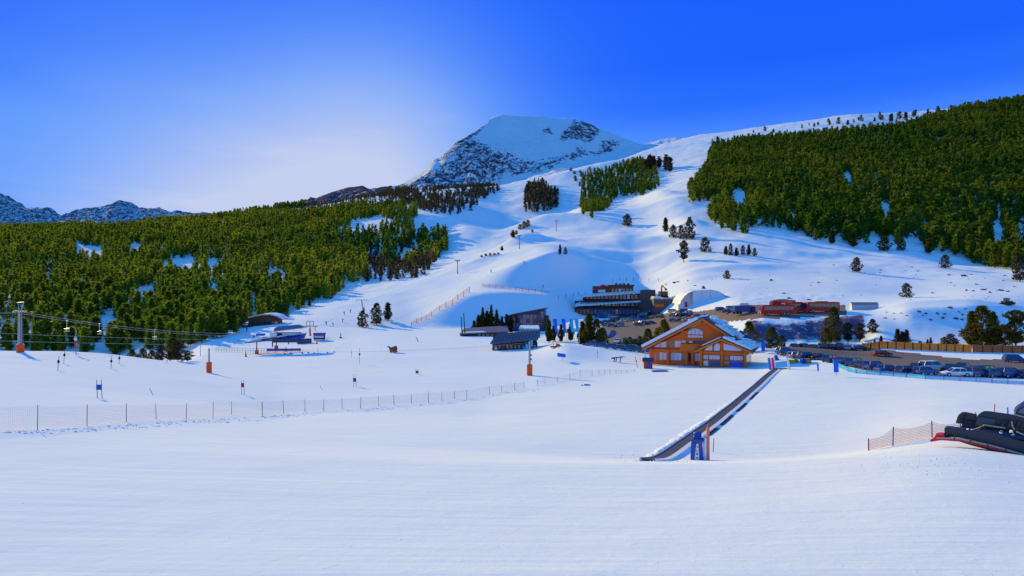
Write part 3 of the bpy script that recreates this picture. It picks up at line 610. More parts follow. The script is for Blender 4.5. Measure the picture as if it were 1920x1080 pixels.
# ------------------------------------------------------------------ buildings
def chalet():
    d = 160.0; px0, py0 = 1319, 688; k = d/F; rz = R(-24)
    cs = math.cos(R(-24)-math.atan(-(px0-CX)/F))      # foreshortening of the turned front
    loc = Vector(((px0-CX)*k, d, (HY-py0)*k))
    t = thing('wooden_chalet', loc, rz, 'orange wooden chalet with two glazed gables and thick snow on its roof', 'chalet')
    X = lambda p: (p-px0)*k/.985; Zz = lambda p: (py0-p)*k
    P = lambda l: [(X(a), Zz(b)) for a, b in l]
    gl, wd = M['bright_glass'], M['orange_wood']
    # main volume
    MB().prism([(X(1222), -2.5), (X(1222), Zz(656)), (X(1319), Zz(602.5)), (X(1395), Zz(650)), (X(1395), -2.5)], .3, 11).build('wall', wd, t)
    Lr = 12.0
    ap = (X(1319), Zz(597)); le = (X(1208), Zz(657)); re = (X(1404), Zz(654))
    th = .35
    rf = MB().slab((le[0], -1.6, le[1]), (ap[0], -1.6, ap[1]), (ap[0], Lr, ap[1]), (le[0], Lr, le[1]), th)
    rf.slab((ap[0]+.02, -1.6, ap[1]), (re[0], -1.6, re[1]), (re[0], Lr, re[1]), (ap[0]+.02, Lr, ap[1]), th)
    ro = rf.build('roof', M['dark_roof'], t)
    for a, b in ((le, ap), (ap, re)):
        MB().prism([(a[0], a[1]-.42), (b[0], b[1]-.42), (b[0], b[1]+.06), (a[0], a[1]+.06)], -1.72, -1.50).build('fascia', wd, t)
    # snow lying on the roof: the long left slope, and thick drifts on the right
    def on(a, b, s, y, h=th): return (a[0]+(b[0]-a[0])*s, y, a[1]+(b[1]-a[1])*s+h)
    s1 = MB().slab(on(le, ap, .0, -1.85), on(le, ap, .93, -1.85), on(le, ap, .97, Lr-.5), on(le, ap, .0, Lr-.5), .70)
    for i in range(9): s1.blob(on(le, ap, .06+.085*i, -.8+random.random()*8, .6), 1.1, 1.6, .32, i, 2, .3)
    s1.build('roof_snow', M['snow_pack'], t, .12)
    s2 = MB()
    s2.slab(on(ap, re, .10, 3.2), on(ap, re, .99, 2.2), on(ap, re, .99, Lr-.2), on(ap, re, .02, Lr-.2), .50)
    s2.slab(on(ap, re, .25, -1.4), on(ap, re, .62, -1.2), on(ap, re, .62, 3.0), on(ap, re, .30, 3.0), .32)
    for i in range(22):
        a_ = random.uniform(.1, .97); y_ = random.uniform(3, Lr-1.5); s2.blob(on(ap, re, a_, y_, .85), random.uniform(.7, 1.6), random.uniform(1, 2.2), random.uniform(.25, .55), i+30, 2, .35)
    s2.build('roof_snow', M['snow_pack'], t, .12)
    # projecting gable
    yp = -3.6; g0, g1, ga = (X(1308), Zz(656)), (X(1409), Zz(656)), (X(1355), Zz(633))
    MB().prism([(X(1319), -2.5), (X(1319), Zz(655)), (X(1355), Zz(638)), (X(1396), Zz(654)), (X(1396), -2.5)], yp, .25).build('wall', wd, t)
    r2 = MB().slab((g0[0], yp-1, g0[1]), (ga[0], yp-1, ga[1]), (ga[0], 3, ga[1]), (g0[0], 3, g0[1]), .3)
    r2.slab((ga[0]+.02, yp-1, ga[1]), (g1[0], yp-1, g1[1]), (g1[0], 9, g1[1]), (ga[0]+.02, 9, ga[1]), .3)
    r2.build('roof', M['dark_roof'], t)
    for a, b in ((g0, ga), (ga, g1)):
        MB().prism([(a[0], a[1]-.38), (b[0], b[1]-.38), (b[0], b[1]+.05), (a[0], a[1]+.05)], yp-1.12, yp-.92).build('fascia', wd, t)
    s3 = MB().slab(on(ga, g1, .03, yp-.9, .3), on(ga, g1, .93, yp-.9, .3), on(ga, g1, .98, 8.5, .3), on(ga, g1, .03, 8.5, .3), .5)
    s3.slab(on(g0, ga, .3, yp-.8, .3), on(g0, ga, .97, yp-.8, .3), on(g0, ga, .97, 2.0, .3), on(g0, ga, .45, 2.0, .3), .30)
    for i in range(10): s3.blob(on(ga, g1, random.uniform(.1, .9), random.uniform(-3, 7), .8), 1.1, 1.4, .35, i+60, 2, .3)
    s3.build('roof_snow', M['snow_pack'], t, .1)
    # a dormer flank behind
    MB().prism([(X(1375), Zz(652)), (X(1375), Zz(622)), (X(1398), Zz(634)), (X(1404), Zz(652))], 6, 12).build('dormer', M['dark_roof'], t)
    # front glazing
    def win(poly, y, m=gl, bars=(), name='window', fr=.14):
        p = P(poly); f = MB()
        n = len(p)
        for i in range(n):
            a, b = p[i], p[(i+1) % n]; f.tube((a[0], y-.06, a[1]), (b[0], y-.06, b[1]), fr*.55, k=4)
        for bx in bars: f.box(X(bx)-.05, X(bx)+.05, y-.10, y-.04, min(q[1] for q in p), max(q[1] for q in p)-.25)
        fo = f.build(name, M['orange_wood'], t)
        MB().prism(p, y-.03, y+.10).build('pane', m, fo)
    y0 = .27
    win([(1226, 654), (1251, 654), (1251, 641), (1240, 645), (1230, 650)], y0, bars=(1239,))
    win([(1256, 653), (1265, 653), (1265, 641), (1256, 641)], y0, M['glass']); win([(1266, 653), (1278, 653), (1278, 640), (1266, 640)], y0, M['tent_white'], (1272,))
    win([(1290, 628), (1318, 628), (1318, 622), (1311, 617), (1303, 615.5), (1297, 617), (1290, 623)], y0, bars=(1297, 1304, 1311))
    win([(1290, 634), (1318, 634), (1318, 629), (1290, 629)], y0, M['tent_white'], (1296, 1302, 1308, 1313)); win([(1278, 644), (1287, 644), (1287, 639), (1278, 639)], y0); win([(1292, 644), (1299, 644), (1299, 639), (1292, 639)], y0)
    win([(1300, 643), (1320, 643), (1320, 639), (1300, 639)], y0, M['mid_blue'])
    MB().box(X(1278), X(1322), -1.2, .26, Zz(658), Zz(645)).build('balcony', wd, t)
    MB().box(X(1222), X(1322), -.5, .24, Zz(661.5), Zz(657)).build('beam', wd, t)
    for a, b, m in ((1226, 1236, M['beige']), (1237, 1252, M['tent_white']), (1258, 1279, gl), (1280, 1287, M['glass']), (1291, 1298, M['dark_wood']), (1301, 1316, gl)):
        win([(a, 678), (b, 678), (b, 663), (a, 663)], y0, m, tuple(range(a+7, b-2, 7)))
    for a in (1222.5, 1255, 1289, 1300): MB().box(X(a)-.28, X(a)+.28, -1.0, -.5, -2.0, Zz(657)).build('post', wd, t)
    for a in (1224, 1256): MB().tube((X(a), -1.5, -1), (X(a), -1.5, Zz(666)), .2).build('padded_post', M['orange_pad'], t)
    MB().tube((X(1213), -1.4, -1.5), (X(1213), -1.4, Zz(658)), .09).build('drainpipe', M['grey_metal'], t)
    # gable glazing
    yg = yp-.03
    win([(1323, 655), (1339, 655), (1339, 644), (1331, 648)], yg); win([(1341, 655), (1352, 655), (1352, 642), (1347, 640.5), (1342, 644)], yg)
    win([(1358, 654), (1389, 654), (1389, 651), (1374, 645), (1358, 640.5)], yg)
    MB().box(X(1319), X(1396), yp-.35, yp-.05, Zz(661), Zz(656.5)).build('beam', wd, t)
    for a, b, m in ((1323, 1332, gl), (1333, 1352, gl), (1359, 1367, M['glass']), (1369, 1391, gl)):
        win([(a, 671), (b, 671), (b, 663), (a, 663)], yg, m, tuple(range(a+6, b-2, 6)))
    for a, b, m in ((1323, 1332, M['tent_white']), (1333, 1353, M['teal_paint']), (1359, 1367, M['glass']), (1369, 1391, M['bright_blue'])):
        win([(a, 683), (b, 683), (b, 673), (a, 673)], yg, m)
    for a in (1319.5, 1356, 1395): MB().box(X(a)-.28, X(a)+.28, yp-.8, yp-.36, -2, Zz(655)).build('post', wd, t)
    for i in range(3):                       # glazed right flank
        MB().box(X(1396)+.01, X(1396)+.08, yp+.5+i*1.1, yp+1.4+i*1.1, .6, Zz(662)).build('window', M['glass'], t)
        MB().box(X(1395)+.01, X(1395)+.08, 1.2+i*3.6, 4.2+i*3.6, .8, Zz(664)).build('window', M['glass'], t)
    # the small sign band over the terrace doors
    return t
chalet()

def ticket_hut():
    p = at(1215, 691, 60); t = thing('ticket_hut', p, R(-8), 'small red hut with a blue roof beside the wooden chalet', 'hut')
    MB().box(-.95, .95, -.8, .9, -.3, 1.75).build('wall', M['red_wood'], t)
    MB().box(-.35, .55, -.86, -.80, .2, 1.35).build('window', M['mid_blue'], t)
    r = MB().prismx([(-1.3, 1.55), (0, 2.25), (1.3, 1.55), (1.3, 1.75), (0, 2.45), (-1.3, 1.75)], -1.25, 1.25).build('roof', M['navy_paint'], t)
ticket_hut()

def restaurant():
    f = PF(1150, 590, 346); t = thing('terrace_restaurant', f.loc, 0, 'large dark restaurant building with white terrace roofs and a red gable above the car park', 'building')
    X, Zz = f.x, f.z; D = 15
    MB().box(X(1078), X(1200), 0, D, -4, Zz(577)).build('ground_floor', M['dark_wood'], t)
    MB().box(X(1083), X(1200), 2.5, D, Zz(577)-.02, Zz(564)).build('middle_floor', M['dark_wood'], t)
    MB().box(X(1098), X(1200), 4.5, D, Zz(564)-.02, Zz(552)).build('upper_floor', M['dark_wood'], t)
    MB().box(X(1117), X(1192), 6.5, D-1, Zz(552), Zz(536)).build('attic_floor', M['brown_wood'], t)
    MB().slab((X(1077), -1.8, Zz(574.5)), (X(1118), -1.8, Zz(572)), (X(1118), 2.6, Zz(569)), (X(1082), 2.6, Zz(570)), .5).build('canopy', M['snow_pack'], t)
    MB().slab((X(1118), -1.6, Zz(571.5)), (X(1200), -1.6, Zz(566.5)), (X(1200), 2.6, Zz(565)), (X(1118), 2.6, Zz(569)), .5).build('canopy', M['snow_pack'], t)
    MB().slab((X(1096), .8, Zz(557)), (X(1201), .8, Zz(550)), (X(1201), 5, Zz(548)), (X(1096), 5, Zz(554)), .9).build('canopy', M['white_paint'], t)
    MB().slab((X(1081), 1, Zz(562)), (X(1097), 1, Zz(557)), (X(1097), 5, Zz(554)), (X(1083), 5, Zz(558)), .3).build('canopy', M['snow_pack'], t)
    for (a, b, y, z0, n) in ((1084, 1199, 2.4, 575.5, 16), (1100, 1199, 4.4, 562, 14)):
        for i in range(n):
            x0 = X(a+(b-a)*i/n)+.25; x1 = X(a+(b-a)*(i+1)/n)-.25
            MB().box(x0, x1, y, y+.05, Zz(z0)+.5, Zz(z0)+2.5).build('window', random.choice([M['glass'], M['glass'], M['bright_glass'], M['tent_white']]), t)
    for i in range(18):
        x0 = X(1079+121*i/18)+.3; MB().box(x0, x0+1.3, -.05, .02, Zz(590)+.3, Zz(590)+2.6).build('window', random.choice([M['glass'], M['mid_blue']]), t)
    for z, a, yy in ((565, 1083, 0), (567, 1100, -.5), (555.5, 1098, 3)):
        r = MB()
        x = X(a)
        while x < X(1199): r.tube((x, yy-.0, Zz(z)-1.0), (x, yy, Zz(z)+.1), .05, k=4); x += 1.2
        r.tube((X(a), yy, Zz(z)+.1), (X(1200), yy, Zz(z)+.1), .06, k=4); r.tube((X(a), yy, Zz(z)-.5), (X(1200), yy, Zz(z)-.5), .05, k=4); r.build('railing', M['dark_metal'], t)
    c = MB()
    for x in range(1090, 1200, 14): c.tube((X(x), 0, Zz(576)), (X(x), 0, Zz(567)), .14, k=6); c.tube((X(x), -.2+1.4, Zz(566)), (X(x), 1.2, Zz(553)), .12, k=6)
    c.build('columns', M['brown_wood'], t)
    MB().prism([(X(1115), Zz(543.5)), (X(1133), Zz(532.5)), (X(1148), Zz(540)), (X(1148), Zz(541.5)), (X(1133), Zz(534.5)), (X(1115), Zz(545))], 5, 13).build('roof', M['red_paint'], t)
    MB().prism([(X(1118), Zz(552)), (X(1118), Zz(544)), (X(1133), Zz(535)), (X(1146), Zz(541)), (X(1146), Zz(552))], 5.8, 12.5).build('gable', M['brown_wood'], t)
    MB().box(X(1124), X(1138), 5.7, 5.8, Zz(548), Zz(543)).build('window', M['tent_white'], t)
    MB().box(X(1143), X(1193), 5.6, 14.2, Zz(536), Zz(533.5)).build('roof', M['dark_roof'], t)
    ch = MB()
    for x in (1160, 1168, 1175, 1183): ch.box(X(x)-.5, X(x)+.8, 9, 10, Zz(534), Zz(530.5))
    ch.tube((X(1162), 9, Zz(534)), (X(1162), 9, Zz(522)), .08); ch.tube((X(1174), 9, Zz(534)), (X(1174), 9, Zz(523)), .06); ch.build('roof_vents', M['dark_metal'], t)
    for i in range(6): MB().box(X(1150+7*i), X(1154.5+7*i), 6.42, 6.5, Zz(548), Zz(541)).build('window', M['glass'] if i != 2 else M['tent_white'], t)
    MB().prism([(X(1200.2), -4), (X(1200.2), Zz(549)), (X(1210), Zz(543)), (X(1232), Zz(543)), (X(1232), -4)], 4, D+2).build('side_wing', M['shingle'], t)
    MB().tube((X(1098), 3, Zz(556)), (X(1098), 3, Zz(546)), .1).build('flagpole', M['grey_metal'], t)
restaurant()

def store_block():
    f = PF(1245, 576, 330); t = thing('store_building', f.loc, 0, 'brown flat building with an orange garage door right of the restaurant', 'building')
    X, Zz = f.x, f.z
    MB().box(X(1226), X(1264), 0, 9, -3, Zz(561)).build('wall', M['shingle'], t)
    MB().box(X(1228), X(1245), -.08, 0, Zz(575.5), Zz(570)).build('garage_door', M['orange_wood'], t)
    MB().box(X(1225), X(1265), -.4, 9.4, Zz(561), Zz(559.5)).build('roof', M['beige'], t)
    MB().box(X(1225), X(1240), -.2, 6, Zz(559.4), Zz(555.5)).build('roof_snow', M['snow_pack'], t, .3)
    f2 = PF(1243, 558, 345); t = thing('excavator', f2.loc, R(20), 'rust brown digger with its arm raised behind the brown flat building', 'excavator')
    X, Zz = f2.x, f2.z
    MB().box(-2.2, 2.2, -1.4, 1.4, .9, 3.2).build('cab', M['brown_wood'], t, .2); MB().box(-2.4, 2.4, -1.6, -1, 0, .9).box(-2.4, 2.4, 1, 1.6, 0, .9).build('track', M['black_rubber'], t, .2)
    MB().tube((-1, 0, 2.8), (-.6, 0, 6.2), .45, .35).tube((-.6, 0, 6.2), (1.6, 0, 4.6), .35, .25).build('arm', M['yellow_wood'], t)
    MB().box(1.2, 2.2, -.5, .5, 3.6, 4.7).build('bucket', M['brown_wood'], t, .1)
store_block()

def marquee():
    f = PF(1320, 576, 300); t = thing('marquee_tent', f.loc, 0, 'big white marquee tent with a rounded roof beside the car park', 'tent')
    X, Zz = f.x, f.z
    arc = [(1275, 571), (1277, 564), (1283, 556), (1290, 550), (1299, 546), (1332, 543.5), (1345, 546), (1355, 551), (1362, 557), (1365, 562)]
    p = [(X(a), Zz(b)) for a, b in arc]
    MB().prism([(X(1299), -2)]+[(X(1299), Zz(546.5))]+p[5:]+[(X(1365), -2)], 0, 15).build('front_wall', M['tent_white'], t)
    v = MB()
    for i in range(len(p)-1): v.slab((p[i][0], -.4, p[i][1]), (p[i+1][0], -.4, p[i+1][1]), (p[i+1][0]+.5, 16, p[i+1][1]+.6), (p[i][0]+.5, 16, p[i][1]+.6), .12)
    v.build('roof', M['tent_white'], t)
    MB().prism([(X(1275), -2)]+p[:5]+[(X(1299), -2)], 3.0, 3.2).build('side_wall', M['tent_white'], t)
    s_ = MB()
    for i in (1299, 1316, 1332): s_.box(X(i)-.08, X(i)+.08, -.06, 0, Zz(558), Zz(545))
    s_.build('seam', M['grey_metal'], t)
    MB().box(X(1340), X(1346), -.1, 0, 0, Zz(564)).build('door', M['dark_wood'], t); MB().box(X(1342.7), X(1343.3), -.16, -.1, .1, Zz(565)).build('door_frame', M['beige'], t)
    MB().box(X(1287), X(1292), 2.9, 3.0, 0, Zz(566)).build('door', M['red_wood'], t)
    MB().box(X(1365.2), X(1371), 1, 5, -1, Zz(560)).build('annex', M['teal_paint'], t)
marquee()

def glass_hall():
    f = PF(985, 614, 280); t = thing('glass_hall', f.loc, R(-6), 'dark blue glass building with a slanting roof behind the trees', 'building')
    X, Zz = f.x, f.z
    MB().prism([(X(950), -2), (X(950), Zz(593)), (X(966), Zz(588)), (X(1021), Zz(580)), (X(1021), -2)], 0, 14).build('wall', M['navy_paint'], t)
    MB().prism([(X(945), Zz(594.5)), (X(962), Zz(588.5)), (X(1024), Zz(577)), (X(1024), Zz(578.8)), (X(962), Zz(590.3)), (X(945), Zz(596))], -1.5, 15).build('roof', M['dark_roof'], t)
    a = 967
    for i in range(8):
        for j in range(4):
            x0, x1 = X(a+i*6.6)+.1, X(a+6.6*(i+1))-.1; z0 = j*1.75+.1; top = Zz(589-8.5*(i)/8)-.5
            if z0+1.2 < top: MB().box(x0, x1, -.05, .02, z0, min(z0+1.6, top)).build('window', M['glass'] if (i*3+j) % 5 else M['mid_blue'], t)
    MB().box(X(950), X(966), -.2, 0, 0, Zz(594)).build('timber_front', M['brown_wood'], t)
    MB().box(X(1021.2), X(1030), 2, 9, -1, Zz(592)).build('side_block', M['brown_wood'], t); MB().box(X(1029), X(1033), 1, 5, -1, Zz(590)).build('side_panel', M['white_paint'], t)
glass_hall()

def long_shed():
    f = PF(908, 636, 252); t = thing('long_shed', f.loc, 0, 'long low shed under a wide grey brown roof with a snowy edge', 'shed')
    X, Zz = f.x, f.z
    MB().box(X(863), X(952), 0, 6, -2, Zz(624)).build('wall', M['dark_wood'], t)
    MB().box(X(863), X(893), -.12, 0, 0, Zz(629)).build('red_panels', M['dark_red_paint'], t)
    MB().slab((X(862), -1.4, Zz(627)), (X(955), -1.4, Zz(622.5)), (X(951), 7, Zz(613.5)), (X(868), 7, Zz(618)), .3).build('roof', M['roof_metal'], t)
    s = MB().slab((X(864), -1.3, Zz(625.5)), (X(912), -1.3, Zz(623.2)), (X(905), -.1, Zz(622)), (X(865), -.1, Zz(624)), .35).build('roof_snow', M['snow_pack'], t, .08)
    for i in range(7): MB().box(X(896+8*i), X(901+8*i), -.06, 0, .6, 1.9).build('window', M['glass'], t)
    f = PF(990, 621, 264); t = thing('snowy_shed', f.loc, 0, 'small pale shed with a blue shaded snow roof before the glass building', 'shed')
    X, Zz = f.x, f.z
    MB().box(X(974), X(1010), 0, 4, -2, Zz(617.5)).build('wall', M['beige'], t); MB().slab((X(972), -.6, Zz(617.5)), (X(1012), -.6, Zz(617.5)), (X(1011), 5, Zz(612.5)), (X(976), 5, Zz(612.5)), .4).build('roof_snow', M['snow_pack'], t, .1)
    for i in range(4): MB().box(X(978+8*i), X(982+8*i), -.05, 0, .0, .6).build('window', M['glass'], t)
long_shed()

def ribbed_hut():
    f = PF(967, 655, 197); t = thing('ribbed_hut', f.loc, R(0), 'wooden hut with a steep ribbed metal roof behind the orange padded pylon', 'hut')
    X, Zz = f.x, f.z
    MB().box(X(923), X(1008), 0, 4.5, -1.5, Zz(643)).build('wall', M['dark_wood'], t)
    MB().prismx([(0, Zz(643)), (3.6, Zz(627)), (4.5, Zz(643))], X(924), X(1007)).build('gable_walls', M['dark_wood'], t)
    a, b, c, e = (X(919.5), -1.0, Zz(645)), (X(1008), -1.0, Zz(637.5)), (X(1014), 3.6, Zz(621.5)), (X(932), 3.6, Zz(627.5))
    r = MB().slab(a, b, c, e, .16).slab(e, c, (X(1014), 6, Zz(636)), (X(932), 6, Zz(640)), .16).build('roof', M['roof_metal'], t)
    A, B, Cc, E = map(Vector, (a, b, c, e)); n = (B-A).cross(E-A).normalized()
    rb = MB()
    for i in range(15):
        s_ = i/14; p = A.lerp(B, s_)+n*.22; q = E.lerp(Cc, s_)+n*.22; rb.tube(p, q, .10, k=4)
    rb.build('roof_ribs', M['dark_roof'], t)
    for i in range(11): MB().box(X(927+7.4*i), X(931+7.4*i), -.06, 0, .25, 1.25).build('window', random.choice([M['glass'], M['beige'], M['mid_blue']]), t)
    for i in range(9): MB().box(X(925+10*i)-.07, X(925+10*i)+.07, -.7, -.56, -1, Zz(644.5-.8*i)).build('post', M['brown_wood'], t)
    for a_, cl in ((927, 'grey_metal'), (941, 'brown_wood'), (952, 'red_wood'), (982, 'grey_metal')): MB().box(X(a_), X(a_)+.9, -.55, -.1, -.2, .75).build('crate', M[cl], t)
ribbed_hut()

def curved_hut():
    f = PF(490, 612, 306); t = thing('curved_roof_hut', f.loc, R(4), 'wooden hut with a curved snowy roof at the foot of the left wood', 'hut')
    X, Zz = f.x, f.z
    arc = [(448, 608), (458, 602), (468, 598), (480, 594.5), (494, 592), (508, 591.5), (520, 595), (529, 600)]
    p = [(X(a), Zz(b)) for a, b in arc]; r = MB()
    for i in range(len(p)-1): r.slab((p[i][0], -1.6, p[i][1]), (p[i+1][0], -1.6, p[i+1][1]), (p[i+1][0], 9, p[i+1][1]+.2), (p[i][0], 9, p[i][1]+.2), .3)
    r.build('roof', M['red_wood'], t)
    MB().prism([(p[2][0]-.5, -2.5)]+[(a, b-.05) for a, b in p[2:7]]+[(p[6][0], -2.5)], 0, 8).build('wall', M['brown_wood'], t)
    sn = MB()
    for i in range(2, len(p)-1): sn.slab((p[i][0], -1.3, p[i][1]+.32), (p[i+1][0], -1.3, p[i+1][1]+.32), (p[i+1][0], 9, p[i+1][1]+.6), (p[i][0], 9, p[i][1]+.6), .5)
    sn.build('roof_snow', M['snow_pack'], t)
    for i in range(8): MB().box(X(466+7*i), X(471+7*i), -.08, 0, .3, 2.2).build('window', M['glass'], t)
    c = MB()
    for i in range(7): c.tube((X(462+10*i), -1.3, -1), (X(462+10*i), -1.3, Zz(601)), .1, k=5)
    c.build('posts', M['brown_wood'], t)
    MB().box(X(460), X(526), -3.2, -.2, -2, -.0).build('deck', M['dark_wood'], t)
    for k_, (px, py, c_) in enumerate(((404, 619, 'mid_blue'), (380, 637, 'bright_blue'), (352, 641, 'jacket_red'), (362, 636, 'brown_wood'), (432, 615, 'purple_cloth'), (412, 624, 'silver_paint'), (444, 617, 'beige'))):
        q = at(px, py, 180); o = MB().box(-1.1, 1.1, -.5, .5, -.2, .9).box(-.8, .8, .2, .5, .9, 1.5).tube((-1.1, -.5, .9), (-1.1, -.5, 1.8), .05).build('stall', M[c_], None, .05); o.location = q
        tag(o, ['navy stall box on the snow left of the curved roof hut', 'bright blue stall box near the lower drift', 'red clad stall between twigs and snow', 'brown stall box by the bare bushes', 'purple stall box closest to the curved roof hut', 'silver stall box on the snow path', 'beige stall box at the deck of the curved roof hut'][k_], 'stall', 'boxes by the left wood')
curved_hut()

def lift_station():
    f = PF(545, 661, 211); t = thing('lift_station', f.loc, R(7), 'chairlift bottom station with a long blue canopy on orange padded legs', 'lift station')
    X, Zz = f.x, f.z
    MB().prism([(X(514), Zz(620)), (X(516), Zz(615)), (X(522), Zz(612)), (X(558), Zz(609)), (X(566), Zz(612)), (X(567), Zz(616))], -.5, 3.2).build('drive_cover', M['steel_blue_paint'], t, .2)
    MB().prism([(X(514), Zz(622)), (X(572), Zz(615)), (X(572), Zz(613.5)), (X(514), Zz(620.3))], -1, 3.6).build('drive_frame', M['grey_metal'], t)
    MB().box(X(508), X(521), -1, 2.4, Zz(631), Zz(623)).build('motor_house', M['white_paint'], t, .15)
    MB().box(X(522), X(563), -.2, 2, Zz(630), Zz(623.5)).build('machine_room', M['dark_metal'], t); MB().box(X(530), X(560), -.28, -.2, Zz(628), Zz(624.5)).build('window', M['tent_white'], t)
    MB().slab((X(466), -2.6, Zz(642.5)), (X(517), -2.4, Zz(637.5)), (X(512), 2.5, Zz(634)), (X(474), 2.5, Zz(639)), .25).build('platform_roof', M['mid_blue'], t)
    MB().slab((X(517), -3.2, Zz(641.5)), (X(574), -3.2, Zz(633)), (X(573), .5, Zz(627)), (X(515), .5, Zz(634.5)), .25).build('canopy', M['blue_paint'], t)
    MB().box(X(517), X(574), -3.3, -3.22, Zz(641), Zz(634)).build('canopy_edge', M['navy_paint'], t)
    MB().slab((X(470), -2.5, Zz(637)), (X(575), -.2, Zz(625.8)), (X(575), .2, Zz(625.3)), (X(470), -2.1, Zz(636.5)), .25).build('beam', M['white_paint'], t)
    for a, y0_, y1_, pad in ((486, 664, 640, 1), (521, 656, 634, 1), (514, 650, 632, 0), (543, 645, 628, 0), (560, 644, 626, 0)):
        MB().tube((X(a), -1.5, Zz(y0_)), (X(a), -1.5, Zz(y1_)), .16).build('leg', M['dark_metal'], t)
        if pad: MB().box(X(a)-.5, X(a)+.5, -2, -1, Zz(y0_), Zz(y0_-9)).build('pad', M['orange_pad'], t, .1)
    MB().box(X(492), X(516), 1, 4, Zz(640), Zz(632)).build('hut', M['brown_wood'], t); MB().box(X(481), X(495), .5, 3, Zz(629.5), Zz(625.5)).build('hut_roof', M['bright_blue'], t)
    MB().box(X(505), X(566), -2.2, -2.0, Zz(657), Zz(652.5)).build('barrier', M['purple_cloth'], t)
    for a in (507, 520, 535, 550, 564): MB().tube((X(a), -2.1, -1.2), (X(a), -2.1, Zz(652)), .06, k=5).build('barrier_post', M['dark_metal'], t); MB().box(X(490), X(517), -2.9, -2.7, Zz(663.5), Zz(661.8)).build('barrier', M['purple_cloth'], t)
    # things standing round the station
    q = at(571, 644, 190); t = thing('ski_container', q, R(8), 'dark container with a lit front right of the lift station', 'container')
    MB().box(-2.3, 2.3, -1, 1, -.3, 1.7).build('body', M['dark_metal'], t); MB().box(-2.1, -.2, -1.06, -1, .2, 1.3).box(.1, 2.1, -1.06, -1, .2, 1.3).build('shutter', M['shingle'], t)
    q = at(599, 638, 190); t = thing('control_cabin', q, R(8), 'blue and purple operator cabin right of the dark container', 'cabin')
    MB().box(-1.9, 1.9, -1, 1, .3, 2.0).build('wall', M['dark_wood'], t); MB().box(-2.1, 2.1, -1.2, 1.2, 2.0, 2.7).build('roof', M['purple_cloth'], t); MB().box(-1.6, 1.6, -1.06, -1, .9, 1.7).build('window', M['bright_glass'], t)
    for x_ in (-1.7, 1.7): MB().tube((x_, -.8, -.4), (x_, -.8, .35), .12).build('leg', M['dark_metal'], t)
    for i, (px, py) in enumerate(((536, 659), (594, 645), (461, 669))):
        q = at(px, py, 150); o = MB().tube((0, 0, -.1), (0, 0, .15), .45, .4).tube((0, 0, .15), (0, 0, 1.5), .3, .06).build('traffic_cone', M['orange_pad']); o.location = q
        tag(o, ['orange cone between the legs of the lift station', 'orange cone before the purple operator cabin', 'orange cone at the fence left of the lift station'][i], 'cone', 'orange cones round the lift station')
    # queue railings
    t = thing('queue_railing', at(455, 668, 150), 0, 'thin grey queue railings left of the lift station', 'railing')
    rl = MB(); base = t.location
    pts = [at(px, 660+8*(px-405)/110*.3, 150) for px in range(405, 521, 5)]
    pr = None
    for q in pts:
        q = q-base; rl.tube(q, q+Vector((0, 0, 1.5)), .05, k=4)
        if pr is not None: rl.tube(pr+Vector((0, 0, 1.4)), q+Vector((0, 0, 1.4)), .04, k=4); rl.tube(pr+Vector((0, 0, .7)), q+Vector((0, 0, .7)), .03, k=4)
        pr = q
    rl.build('rail', M['dark_metal'], t)
lift_station()

def silver_tank():
    f = PF(1620, 583, 236); t = thing('storage_container', f.loc, R(-12), 'white and silver container with a rounded top on the snow right of the coaches', 'container')
    X, Zz = f.x, f.z; w_ = 3.0
    prof = [(-w_/2, 0), (-w_/2, 2.0), (-w_*.35, 2.6), (0, 2.85), (w_*.35, 2.6), (w_/2, 2.0), (w_/2, 0)]
    MB().prismx(prof, -4.2, 4.2).build('body', M['silver_paint'], t); MB().prismx([(a*.98, b*.98+.03) for a, b in prof], -4.26, -4.2).build('end_wall', M['white_paint'], t)
    r = MB()
    for i in range(9): x = -4+i; r.box(x, x+.08, -w_/2-.05, -w_/2, .1, 2.0)
    r.build('ribs', M['grey_metal'], t); MB().prismx([(-1.3, 2.32), (0, 2.9), (1.3, 2.32), (1.3, 2.42), (0, 3.0), (-1.3, 2.42)], -4.25, 4.25).build('roof', M['dark_metal'], t)
silver_tank()

def fences():
    def plank(pts, h, m, name, label, dark_posts, hs=None):
        base = Vector(pts[0]); t = thing(name, base, 0, label, 'fence'); pn = MB(); ps = []
        for i in range(len(pts)-1):
            a, b = Vector(pts[i])-base, Vector(pts[i+1])-base; L_ = (b-a).length; dr = (b-a)/L_; nb = max(2, int(L_/.30))
            for k_ in range(nb):
                p = a+dr*(L_*(k_+.04)/nb); q = a+dr*(L_*(k_+.93)/nb); hh = h+random.uniform(-.03, .03)
                pn.add([p+Vector((0, 0, -.3)), q+Vector((0, 0, -.3)), q+Vector((0, 0, hh)), p+Vector((0, 0, hh))]+[v+Vector((0, .05, 0)) for v in (p+Vector((0, 0, -.3)), q+Vector((0, 0, -.3)), q+Vector((0, 0, hh)), p+Vector((0, 0, hh)))],
                       [(0, 1, 2, 3), (7, 6, 5, 4), (0, 4, 5, 1), (1, 5, 6, 2), (2, 6, 7, 3), (3, 7, 4, 0)])
            ps.append(a)
        pn.build('boards', m, t)
        for a in ps: MB().box(a.x-.09, a.x+.09, a.y-.16, a.y-.02, a.z-.3, a.z+h+.15).build('post', dark_posts, t)
    xs = np.linspace(1617, 1822, 14)
    plank([pt(x, 181-7*(x-1617)/205) for x in xs], 1.9, M['yellow_wood'], 'yellow_fence', 'long yellow board fence along the far edge of the lower car park', M['brown_wood'])
    xs = np.linspace(1824, 2010, 11)
    plank([pt(x, 174-2*(x-1824)/186) for x in xs], 1.9, M['brown_fence'], 'brown_fence', 'brown board fence continuing right of the yellow one under the trees', M['brown_wood'])
